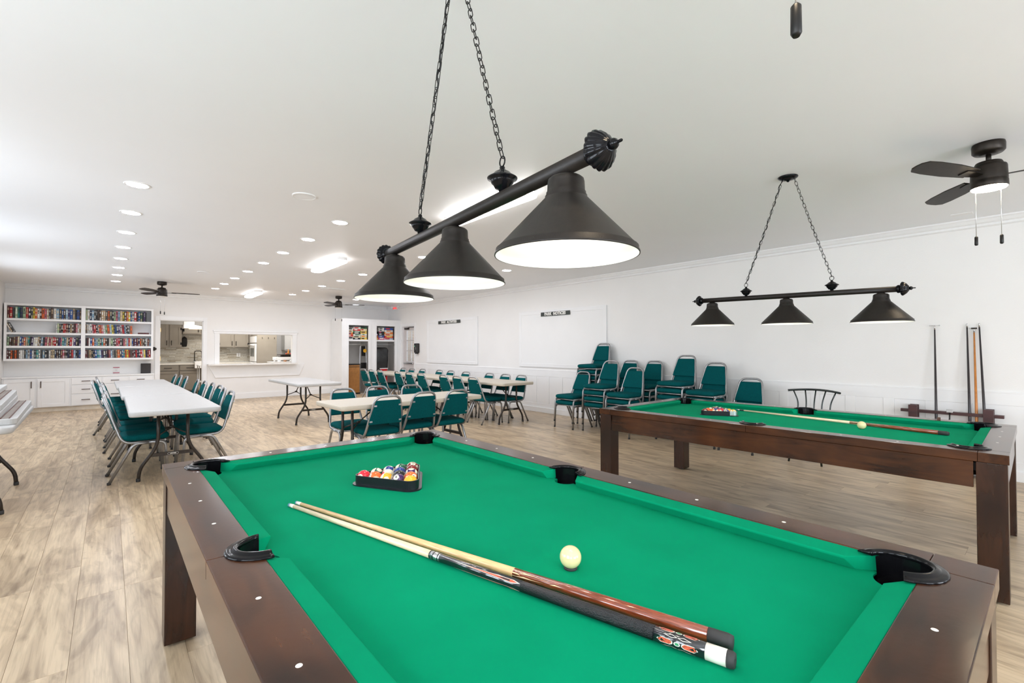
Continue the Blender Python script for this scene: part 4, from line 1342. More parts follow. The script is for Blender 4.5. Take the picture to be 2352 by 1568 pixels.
def make_table(label, ln, wd, top, inset=0.40):
    t = thing('folding_table', label, 'table')
    mb = MB()
    n = 6
    rings = []
    for ins, z in ((0.012, TH - 0.052), (0.004, TH - 0.048), (0.0, TH - 0.040), (0.0, TH - 0.010), (0.003, TH - 0.003), (0.010, TH)):
        rings.append([(x, y, z) for x, y in roundrect(-wd / 2 + ins, wd / 2 - ins, -ln / 2 + ins, ln / 2 - ins, 0.055 - ins, n)])
    m = len(rings[0])
    vs = [p for g in rings for p in g]
    fs = [tuple(range(m - 1, -1, -1)), tuple(range(len(vs) - m, len(vs)))]
    mb.add(vs, fs, False)
    o = len(mb.v) - len(vs)
    for i in range(len(rings) - 1):
        for j in range(m):
            mb.f.append((o + i * m + j, o + i * m + (j + 1) % m, o + (i + 1) * m + (j + 1) % m, o + (i + 1) * m + j))
            mb.s.append(True)
            mb.m.append(0)
    mb.build('tabletop', top, t)
    for e in (-1, 1):
        y = e * (ln / 2 - inset)
        for sx in (-1, 1):
            l = MB().tube(fillet([(sx * 0.125, y, TH - 0.055), (sx * 0.125, y, 0.345), (sx * 0.272, y, 0.125), (sx * 0.282, y, 0.012)], [0.10, 0.08], 6), 0.0160, 8).build('leg', m_tableleg, t)
            MB().lathe([(0.018, 0), (0.019, 0.006), (0.0185, 0.032)], 10, mtx=Matrix.Translation((sx * 0.282, y, 0))).build('foot_cap', m_cap, l)
        cb = MB().box(-0.180, 0.180, y - 0.010, y + 0.010, 0.232, 0.266).build('cross_bar', m_tableleg, t)
        if e < 0:
            pl = MB().prism([(p, q) for p, q in roundrect(-0.046, 0.046, -0.010, 0.010, 0.008, 3)], 0, 0.0012).build('maker_plate', m_tableleg, cb)
            pl.matrix_local = Matrix.Translation((0, y - 0.0102, 0.249)) @ Matrix.Rotation(rad(90), 4, 'X')
            tx = text_mesh('maker_name', 'LIFETIME', 0.0135, m_signw, cb, 0.0003, 0.0004)
            tx.matrix_local = Matrix.Translation((0, y - 0.0118, 0.249)) @ Matrix.Rotation(rad(90), 4, 'X')
            rim = [(p, y - 0.0116, 0.249 + q) for p, q in roundrect(-0.046, 0.046, -0.010, 0.010, 0.008, 3)]
            MB().tube(rim, 0.0009, 4, closed=True).build('maker_plate_rim', m_signw, cb)
        yi = y - e * 0.13
        MB().tube([(-0.125, y, 0.44), (0, yi, 0.505)], 0.0075, 6).tube([(0.125, y, 0.44), (0, yi, 0.505)], 0.0075, 6).tube([(0, yi, 0.505), (0, y - e * 0.38, TH - 0.055)], 0.0085, 6).tube([(-0.02, yi, 0.505), (0.02, yi, 0.505)], 0.014, 8).build('brace', m_tableleg, t)
    return t


m_cream = mat('cream_blow_moulded_plastic', (0.54, 0.48, 0.39), 0.42, var=0.02, nscale=60, bump=0.12, bscale=300)
tb = make_table('white folding table nearest the camera in the long left row', 1.90, 0.745, m_tabletop)
tb.location = (0.515, 6.575, 0)
tb['group'] = 'folding tables of the long left row'
dup(tb, (0.487, 8.53, 0), rad(0.4), 'white folding table in the middle of the long left row', 'folding tables of the long left row')
dup(tb, (0.455, 10.48, 0), rad(0.5), 'white folding table at the bookcase end of the long left row', 'folding tables of the long left row')
dup(tb, (2.765, 9.235, 0), rad(0.6), 'white folding table standing alone without chairs in front of the serving ledge', None)
tc = make_table('cream topped folding table with six chairs, behind the near pool table', 1.86, 0.75, m_cream, 0.22)
tc.location = (2.725, 5.185, 0)
tc.rotation_euler = (0, 0, rad(92.3))
for i, y in enumerate((7.13, 9.05, 10.97)):
    dup(tc, (5.485 - 0.012 * i, y, 0), rad(0.6), 'cream topped folding table, %s of the far right row counted from the camera' % ordinal(i + 1), 'folding tables of the far right row')
# left edge: a folding table that carries a pile of folded tables
dup(tb, (-0.945, 6.10, 0), rad(1.5), 'white folding table at left edge carrying the pile of folded tables', None)


def folded_table(x1, y0, y1, z, rz, lab, strip):
    t = thing('folded_table', lab, 'table', (x1, y0, z), rz, 'pile of folded tables at the left edge')
    w, l, h = 0.75, y1 - y0, 0.046
    MB().prism(roundrect(-w, 0, 0, l, 0.05, 6), 0, h).build('tabletop', m_tabletop, t, bevel=0.004)
    if strip:
        MB().box(-0.086, -0.046, 0.03, l - 0.03, h, h + 0.003).build('metal_edge_rail', mat('grey_table_rail', (0.30, 0.26, 0.23), 0.45, 0.4), t)
        MB().box(-0.093, -0.086, 0.03, l - 0.03, h, h + 0.006).build('rail_lip', mat('rust_brown_lip', (0.10, 0.035, 0.02), 0.5), t)
        MB().box(-0.046, -0.040, 0.03, l - 0.03, h, h + 0.006).build('rail_lip', MATS['rust_brown_lip'], t)
    return t


folded_table(-0.544, 5.32, 7.11, 0.741, rad(2.4), 'white folded table lowest in the pile, with a brown rail', True)
folded_table(-0.640, 5.37, 7.34, 0.789, rad(3.0), 'white folded table second from bottom in the pile at left edge', False)
folded_table(-0.650, 5.48, 7.47, 0.836, rad(3.3), 'white folded table second from top in the pile, with a brown rail', True)
folded_table(-0.755, 5.55, 7.78, 0.884, rad(3.0), 'white folded table on top of the pile at left edge', False)

# ================================================================== POOL TABLES
PW, PL = 0.728, 1.310          # half outer width and length
RW = 0.118                     # rail width
CWD = 0.054                    # cushion depth
CC = 0.157                     # corner pocket centre from both edges
SC = 0.127                     # side pocket centre from the edge
RP = 0.061                     # pocket mouth radius


def pool_table(name_label, loc, rz, H, sights=True):
    t = thing('pool_table', name_label, 'pool table', loc, rz)
    zc = H - 0.042
    # ---- cloth bed with pocket notches
    bx, by = PW - 0.130, PL - 0.130
    r = RP - 0.003
    poly = []

    def corner(sx, sy, rev):
        cx, cyy = sx * (PW - CC), sy * (PL - CC)
        d = CC - 0.130
        out = []
        # outward frame: u = sx direction, v = sy direction; start where u = d (v negative), end where v = d (u negative)
        s0 = -math.sqrt(r * r - d * d)
        angs = math.atan2(s0, d)              # 4th quadrant
        ange = math.atan2(d, s0)              # 2nd quadrant
        # go from angs clockwise through the 3rd quadrant to ange
        a_start, a_end = angs, ange - 2 * PI
        for k in range(13):
            a = a_start + (a_end - a_start) * k / 12
            out.append((cx + sx * r * math.cos(a), cyy + sy * r * math.sin(a)))
        return out[::-1] if rev else out

    def side(sx, rev):
        cx = sx * (PW - SC)
        d = SC - 0.130
        r = 0.047
        out = []
        s = math.sqrt(r * r - d * d)
        a_start, a_end = math.atan2(s, d), 2 * PI - math.atan2(s, d)
        for k in range(13):
            a = a_start + (a_end - a_start) * k / 12
            out.append((cx + sx * r * math.cos(a), r * math.sin(a)))
        return out[::-1] if rev else out
    # counterclockwise: right side upward, top, left side downward, bottom
    poly += side(1, True)
    poly += corner(1, 1, False)
    poly += corner(-1, 1, True)
    poly += side(-1, False)
    poly += corner(-1, -1, False)
    poly += corner(1, -1, True)
    MB().prism(poly, zc - 0.03, zc).build('playing_cloth', m_cloth, t)
    # ---- wooden rails
    zt, zb = H, H - 0.050

    def rail(sx, sy):
        """one half long rail between side pocket and corner block, notched for both pockets"""
        pts = []
        y0, y1 = 0.0008, PL - RW - 0.0008
        pts.append((PW, y0))
        pts.append((PW, y1))
        n = 60
        for k in range(n + 1):
            y = y1 + (y0 - y1) * k / n
            w = RW
            q = RP * RP - (y - (PL - CC)) ** 2
            if q > 0:
                w = min(w, CC - math.sqrt(q))
            q = RP * RP - y * y
            if q > 0:
                w = min(w, SC - math.sqrt(q))
            pts.append((PW - w, y))
        pts = [(sx * a, sy * b) for a, b in pts]
        if sx * sy < 0:
            pts = pts[::-1]
        MB().prism(pts, zb, zt).build('rail', m_woodY, t, bevel=0.0025, seg=2)

    for sx in (-1, 1):
        for sy in (-1, 1):
            rail(sx, sy)
    for sy in (-1, 1):
        pts = []
        n = 120
        xa = PW - RW - 0.0008
        for k in range(n + 1):
            x = -xa + 2 * xa * k / n
            w = RW
            q = RP * RP - (abs(x) - (PW - CC)) ** 2
            if q > 0:
                w = min(w, CC - math.sqrt(q))
            pts.append((x, PL - w))
        pts += [(xa, PL), (-xa, PL)]
        pts = [(a, sy * b) for a, b in pts]
        if sy < 0:
            pts = pts[::-1]
        MB().prism(pts, zb, zt).build('rail', m_woodX, t, bevel=0.0025, seg=2)
    for sx in (-1, 1):
        for sy in (-1, 1):
            a, b = sorted((sx * PW, sx * (PW - RW + 0.0012)))
            c, e = sorted((sy * PL, sy * (PL - RW + 0.0012)))
            poly = [(PW, PL), (PW - RW, PL), (PW - RW, PL - RW + 0.03), (PW - RW + 0.008, PL - RW + 0.008), (PW - RW + 0.03, PL - RW), (PW, PL - RW)]
            poly = [(sx * p, sy * q) for p, q in poly]
            if sx * sy < 0:
                poly = poly[::-1]
            MB().prism(poly, zb, zt).build('corner_block', m_woodX, t, bevel=0.0025, seg=2)
    # ---- cushions: angled ends, nose higher than the cloth
    prof = [(0.0, zt - 0.002), (CWD, zt - 0.010), (CWD + 0.001, zt - 0.016), (CWD - 0.016, zc - 0.001), (0.0, zc - 0.001)]

    def cushion(p0, p1, inw, e0, e1):
        """p0 to p1 along the wood line, inw = inward unit vector, e = how far the nose end is pulled in"""
        p0, p1, inw = Vector(p0), Vector(p1), Vector(inw)
        d = (p1 - p0).normalized()
        vs = []
        for base, e, sgn in ((p0, e0, 1), (p1, e1, -1)):
            for u, z in prof:
                q = base + inw * u + d * sgn * e * (u / CWD)
                vs.append((q.x, q.y, z))
        n = len(prof)
        fs = [tuple(range(n)), tuple(range(2 * n - 1, n - 1, -1))] + [(i, (i + 1) % n, n + (i + 1) % n, n + i) for i in range(n)]
        MB().add(vs, fs).build('cushion', m_cloth, t, bevel=0.002, seg=2)
    xi, yi = PW - RW, PL - RW
    for sx in (-1, 1):
        for sy in (-1, 1):
            cushion((sx * xi, sy * 0.062), (sx * xi, sy * (PL - 0.206)), (-sx, 0), 0.034, 0.066)
    for sy in (-1, 1):
        cushion((-(PW - 0.206), sy * yi), (PW - 0.206, sy * yi), (0, -sy), 0.066, 0.066)
    # ---- pockets: black horseshoe collar and a deep liner

    def pocket(cx, cyy, mid, half):
        R = Matrix.Translation((cx, cyy, 0)) @ Matrix.Rotation(mid, 4, 'Z')
        n = 26
        sec = [(-0.014, 0.000), (-0.0158, 0.005), (-0.0135, 0.0105), (-0.008, 0.0140), (-0.002, 0.0125), (0.002, 0.0085), (0.006, 0.0068), (0.012, 0.0068), (0.0165, 0.0052), (0.0185, 0.0025), (0.0188, 0.0)]
        vs = []
        for k in range(n + 1):
            a = -half + 2 * half * k / n
            fade = 1.0
            ext = 1.0 + 0.12 * max(0, abs(a) - 1.0)
            for u, z in sec:
                rr = (RP + 0.008) * ext + u
                vs.append(R @ Vector((rr * math.cos(a), rr * math.sin(a), zt + z * fade)))
        m = len(sec)
        fs = [tuple(range(m)), tuple(range(len(vs) - 1, len(vs) - m - 1, -1))]
        for k in range(n):
            for j in range(m):
                j2 = (j + 1) % m
                fs.append((k * m + j, k * m + j2, (k + 1) * m + j2, (k + 1) * m + j))
        p = MB().add(vs, fs, True).build('pocket', m_rubber, t)
        ln = MB()
        ln.lathe([(RP - 0.004, zt + 0.002), (RP - 0.006, zt - 0.03), (RP - 0.008, zc - 0.03)], 26, False, False, mtx=R, a0=-half, a1=half)
        ln.lathe([(RP - 0.0045, zc - 0.003), (RP - 0.008, zc - 0.06), (RP - 0.014, zc - 0.10), (0.0001, zc - 0.115)], 26, False, False, mtx=R)
        ln.build('pocket_liner', m_rubber, p)
    for sx in (-1, 1):
        for sy in (-1, 1):
            pocket(sx * (PW - CC), sy * (PL - CC), math.atan2(sy, sx), rad(124))
        pocket(sx * (PW - SC), 0, 0 if sx > 0 else PI, rad(96))
    # ---- sights
    sg = None

    def sight(x, y):
        nonlocal sg
        if sg is None:
            sg = MB().lathe([(0.006, 0), (0.0055, 0.0006)], 16, False, True).build('sight', m_pearl, t)
            o = sg
        else:
            o = sg.copy()
            COL.objects.link(o)
        o.location = (x, y, zt)
    for sx in (-1, 1):
        for k in (-3, -2, -1, 1, 2, 3):
            sight(sx * (PW - 0.058), k * 0.2835)
    for sy in (-1, 1):
        for k in (-1, 0, 1):
            sight(k * 0.281, sy * (PL - 0.060))
    # ---- aprons and legs
    za = H - 0.192
    i = 0.010
    lw = 0.125
    for sx in (-1, 1):
        MB().box(min(sx * (PW - i), sx * (PW - 0.03)), max(sx * (PW - i), sx * (PW - 0.03)), -PL + lw + i, PL - lw - i, za, zb - 0.002).build('apron', m_woodY, t, bevel=0.002)
    for sy in (-1, 1):
        MB().box(-PW + lw + i, PW - lw - i, min(sy * (PL - i), sy * (PL - 0.03)), max(sy * (PL - i), sy * (PL - 0.03)), za, zb - 0.002).build('apron', m_woodX, t, bevel=0.002)
    for sx in (-1, 1):
        for sy in (-1, 1):
            a, b = sorted((sx * (PW - i * 0.6), sx * (PW - lw)))
            c, e = sorted((sy * (PL - i * 0.6), sy * (PL - lw)))
            lg = MB().box(a, b, c, e, 0.012, zb - 0.002).build('leg', m_woodZ, t, bevel=0.003)
            MB().lathe([(0.03, 0), (0.032, 0.012)], 16, mtx=Matrix.Translation(((a + b) / 2, (c + e) / 2, 0))).build('levelling_foot', m_cap, lg)
    MB().box(-PW + 0.10, PW - 0.10, -PL + 0.10, PL - 0.10, zc - 0.075, zc - 0.032).build('slate_bed', mat('slate', (0.06, 0.06, 0.06), 0.8), t)
    mbx = MB()
    for sy in (-0.45, 0.45):
        mbx.box(-PW + 0.03, PW - 0.03, sy - 0.03, sy + 0.03, za + 0.01, zc - 0.076)
    mbx.build('cross_beam', m_woodX, t)
    return t, zc


H1, H2 = 0.795, 0.780
P1, P2 = (0.919, 1.410, 0), (4.222, 1.495, 0)
R2Z = rad(1.2)
pt1, zc1 = pool_table('near pool table with green cloth and dark brown rails, filling the foreground', P1, 0, H1)
pt2, zc2 = pool_table('far pool table with green cloth and brown legs, by the right wall', P2, R2Z, H2)
T2M = Matrix.Translation(P2) @ Matrix.Rotation(R2Z, 4, 'Z')

# ---- balls
BR = 0.0286
BCOL = {1: (0.85, 0.42, 0.02), 2: (0.015, 0.04, 0.22), 3: (0.72, 0.01, 0.03), 4: (0.055, 0.012, 0.10), 5: (0.85, 0.13, 0.02), 6: (0.01, 0.10, 0.05), 7: (0.20, 0.012, 0.012), 8: (0.012, 0.012, 0.012)}
BNAME = {1: 'yellow', 2: 'blue', 3: 'red', 4: 'purple', 5: 'orange', 6: 'green', 7: 'maroon', 8: 'black'}


def ball_mat(n):
    nm = 'ball_%d' % n
    if nm in MATS:
        return MATS[nm]
    m = bpy.data.materials.new(nm)
    m.use_nodes = True
    N, L = m.node_tree.nodes, m.node_tree.links
    b = N['Principled BSDF']
    b.inputs['Roughness'].default_value = 0.08
    b.inputs['Coat Weight'].default_value = 0.5
    cream = (0.80, 0.74, 0.56, 1)
    col = (*BCOL[n if n < 9 else n - 8], 1)
    tcn = N.new('ShaderNodeTexCoord')
    no = N.new('ShaderNodeTexNoise')
    no.inputs['Scale'].default_value = 60
    L.new(tcn.outputs['Object'], no.inputs['Vector'])
    sp = N.new('ShaderNodeSeparateXYZ')
    L.new(tcn.outputs['Object'], sp.inputs[0])

    def absgt(sock, lim):
        a = N.new('ShaderNodeMath')
        a.operation = 'ABSOLUTE'
        L.new(sock, a.inputs[0])
        g = N.new('ShaderNodeMath')
        g.operation = 'GREATER_THAN'
        g.inputs[1].default_value = lim
        L.new(a.outputs[0], g.inputs[0])
        return g.outputs[0]
    mx = N.new('ShaderNodeMix')
    mx.data_type = 'RGBA'
    mx.inputs[6].default_value = col
    mx.inputs[7].default_value = cream
    if n > 8:
        L.new(absgt(sp.outputs['Z'], BR * 0.56), mx.inputs[0])
    else:
        mx.inputs[0].default_value = 0
    m2 = N.new('ShaderNodeMix')
    m2.data_type = 'RGBA'
    m2.inputs[7].default_value = cream
    L.new(mx.outputs[2], m2.inputs[6])
    L.new(absgt(sp.outputs['X'], BR * 0.905), m2.inputs[0])
    dk = N.new('ShaderNodeMix')
    dk.data_type = 'RGBA'
    dk.blend_type = 'MULTIPLY'
    dk.inputs[0].default_value = 0.12
    L.new(m2.outputs[2], dk.inputs[6])
    L.new(no.outputs[0], dk.inputs[7])
    L.new(dk.outputs[2], b.inputs['Base Color'])
    MATS[nm] = m
    return m


def sphere_mb(r=BR, n=28):
    prof = [(max(1e-5, r * math.sin(PI * k / 16)), -r * math.cos(PI * k / 16)) for k in range(17)]
    return MB().lathe(prof, n, False, False)


rball = random.Random(12)
m_ink = mat('black_number_ink', (0.02, 0.02, 0.02), 0.3)


def ball(n, x, y, zc, label, group, face=None, roll=0.0):
    o = sphere_mb().build('billiard_ball', ball_mat(n))
    o.location = (x, y, zc + BR)
    if face is None:
        o.rotation_euler = (rball.uniform(0, 6), rball.uniform(0, 6), rball.uniform(0, 6))
    else:
        fx = Vector(face).normalized()
        up = Vector((0, 0, 1))
        fy = up.cross(fx).normalized()
        fz = fx.cross(fy)
        M = Matrix((fx, fy, fz)).transposed()
        o.rotation_euler = (M @ Matrix.Rotation(roll, 3, 'X')).to_euler()
    tag(o, label, 'billiard ball', group)
    if face is not None:
        tx = text_mesh('number', str(n), 0.016, m_ink, o, 0.0002, 0.0004, sx=0.85)
        tx.matrix_local = Matrix.Translation((BR * 0.993, 0, 0)) @ Matrix(((0, 0, 1, 0), (1, 0, 0, 0), (0, 1, 0, 0), (0, 0, 0, 1)))
    return o


def rack_layout(cx, cyy, rz):
    """apex towards -y; five rows of 1..5"""
    out = []
    d = BR * 2 + 0.0003
    for row in range(5):
        for k in range(row + 1):
            p = Vector(((k - row / 2) * d, row * d * 0.8661, 0))
            p = Matrix.Rotation(rz, 3, 'Z') @ p
            out.append((cx + p.x, cyy + p.y))
    return out


def triangle(cx, cyy, zc, rz, label, plate):
    """plastic triangle rack around balls whose apex ball is at (cx, cyy)"""
    t = thing('triangle_rack', label, 'ball rack', (cx, cyy, zc), rz)
    d = BR * 2 + 0.0003
    ri = BR + 0.0012

    def outline(off, n=7):
        cs = [(0, 0), (2 * d, 4 * d * 0.8661), (-2 * d, 4 * d * 0.8661)]
        an = [(-150, -30), (-30, 90), (90, 210)]
        pts = []
        for (x, y), (a, b) in zip(cs, an):
            for k in range(n + 1):
                q = rad(a + (b - a) * k / n)
                pts.append((x + off * math.cos(q), y + off * math.sin(q)))
        return pts
    rin, rout = outline(ri), outline(ri + 0.0045)
    rfl = outline(ri + 0.016)
    n = len(rin)
    h = 0.041
    vs = [(x, y, 0.0005) for x, y in rin] + [(x, y, h) for x, y in rin] + [(x, y, h) for x, y in rout] + [(x, y, 0.006) for x, y in rout] + [(x, y, 0.005) for x, y in rfl] + [(x, y, 0.0005) for x, y in rfl]
    fs = []
    for i in range(n):
        j = (i + 1) % n
        for q in range(6):
            q2 = (q + 1) % 6
            fs.append((q * n + i, q * n + j, q2 * n + j, q2 * n + i))
    MB().add(vs, fs).build('frame', mat('black_rack_plastic', (0.007, 0.008, 0.011), 0.32, spec=0.35), t)
    if plate:
        pts = [(ri + 0.0062) * Vector((math.cos(rad(a)), math.sin(rad(a)))) for a in range(-150, -29, 15)]
        pts = [Vector((pts[0].x, pts[0].y)) + Vector((-0.5, 0.866)) * 0.03] + pts
        vs = [(p.x, p.y, z) for z in (0.007, h) for p in pts]
        m = len(pts)
        MB().add(vs, [(i, i + 1, m + i + 1, m + i) for i in range(m - 1)], True).build('silver_corner_plate', m_steel, t)
    return t


AX1, AY1, RZ1 = 0.948, 1.748, rad(-0.6)
triangle(AX1, AY1, zc1, RZ1, 'black triangle rack holding fifteen balls on the near pool table', False)
lay = rack_layout(AX1, AY1, RZ1)
order = [1, 4, 5, 9, 8, 12, 13, 11, 2, 7, 3, 14, 10, 6, 15]
facing = {3: (-0.9, -0.55, 0.25), 9: (-0.5, -0.85, 0.25), 5: (0.1, -0.95, 0.45), 15: (-0.1, -0.45, 0.9), 4: (-0.6, -0.4, 0.75), 13: (-0.95, 0.1, 0.5)}
rows = ['apex', 'second row', 'second row'] + ['third row'] * 3 + ['fourth row'] * 4 + ['back row'] * 5
for n, (x, y), rw in zip(order, lay, rows):
    nm = BNAME[n if n < 9 else n - 8]
    ball(n, x, y, zc1, '%s %s ball number %d in %s of near table rack' % (nm, 'striped' if n > 8 else 'solid', n, rw), 'racked balls on the near pool table', facing.get(n), {9: 1.3, 15: 0.5, 13: 1.0}.get(n, 0.2))
p = T2M @ Vector((0, 0, 0))
AX2, AY2 = 4.206, 1.886
triangle(AX2, AY2, zc2, R2Z, 'black triangle rack with silver corner plate on the far pool table', True)
lay = rack_layout(AX2, AY2, R2Z)
order = [9, 10, 1, 11, 3, 6, 13, 2, 4, 12, 7, 5, 14, 15, 8]
facing2 = {9: (-0.6, -0.6, 0.5), 11: (-0.5, -0.8, 0.4), 7: (-0.85, -0.5, 0.3), 10: (-0.9, -0.2, 0.6)}
for n, (x, y), rw in zip(order, lay, rows):
    nm = BNAME[n if n < 9 else n - 8]
    ball(n, x, y, zc2, '%s %s ball number %d in %s of far table rack' % (nm, 'striped' if n > 8 else 'solid', n, rw), 'racked balls on the far pool table', facing2.get(n), {9: 1.4, 11: 1.6}.get(n, 0.4))
m_cue = mat('ivory_cue_ball', (0.70, 0.60, 0.31), 0.08, var=0.03, coat=0.5)
ring = MB().lathe([(0.010, 0.0), (0.0175, 0.0), (0.0175, 0.005), (0.0145, 0.0065), (0.010, 0.005)], 24, False, False).build('ball_marker_ring', m_cap)
ring.location = (0.927, 0.843, zc1)
tag(ring, 'small black ring under the cue ball on the near pool table', 'ring')
o = sphere_mb().build('cue_ball', m_cue)
o.location = (0.927, 0.843, zc1 + BR + 0.0018)
tag(o, 'ivory cue ball on the near pool table beside the two cues', 'cue ball')
o = sphere_mb().build('cue_ball', m_cue)
o.location = (4.235, 0.955, zc2 + BR)
tag(o, 'ivory cue ball on the far pool table in front of the cue', 'cue ball')

# ---- cues
m_maple = mat('pale_maple_shaft', (0.72, 0.58, 0.38), 0.25, var=0.05, nscale=30, stretch=(10, 10, 1), coat=0.4)
m_maple2 = mat('honey_maple_shaft', (0.72, 0.47, 0.22), 0.25, var=0.07, nscale=30, stretch=(10, 10, 1), coat=0.4)
m_rosewd = mat('rosewood_cue_butt', (0.23, 0.045, 0.014), 0.16, var=0.22, nscale=26, stretch=(10, 10, 1), coat=0.8)
m_lacq = mat('black_lacquer', (0.010, 0.011, 0.014), 0.13, coat=0.8)
m_wrap = mat('black_leather_wrap', (0.005, 0.0055, 0.007), 0.27, var=0.2, nscale=90, bump=0.8, bscale=420, spec=0.45)
m_ivory = mat('ivory_sleeve', (0.80, 0.76, 0.66), 0.25, coat=0.5)
m_chalk = mat('chalked_leather_tip', (0.10, 0.22, 0.33), 0.9)
m_inlay = mat('coral_inlay', (0.62, 0.10, 0.05), 0.3, var=0.25, nscale=300, coat=0.6)


def cue_root(name, label, tip, butt, zc, r0, r1, lift=0.0):
    """z axis from tip to butt; both ends rest on the cloth"""
    a = Vector((tip[0], tip[1], zc + r0 + lift))
    b = Vector((butt[0], butt[1], zc + r1 + lift))
    d = (b - a)
    t = thing(name, label, 'cue', a)
    zz = d.normalized()
    xx = Vector((0, 0, 1))
    xx = (xx - zz * xx.dot(zz)).normalized()       # local x points up, away from the cloth
    yyv = zz.cross(xx)
    t.rotation_euler = Matrix((xx, yyv, zz)).transposed().to_euler()
    return t, d.length


def seg(t, L, name, mt, u0, u1, r0, r1, n=20, extra=0.0):
    ra = r0 + (r1 - r0) * u0 + extra
    rb_ = r0 + (r1 - r0) * u1 + extra
    return MB().lathe([(ra, u0 * L), (rb_, u1 * L)], n).build(name, mt, t)


def patch(mb, L, r0, r1, pts, off, mi=0):
    """flat shape wrapped on the butt: pts are (u, angle)"""
    vs = []
    for u, a in pts:
        r = r0 + (r1 - r0) * u + off
        vs.append((r * math.cos(a), r * math.sin(a), u * L))
    mb.add(vs, [tuple(range(len(vs)))], True, mi)


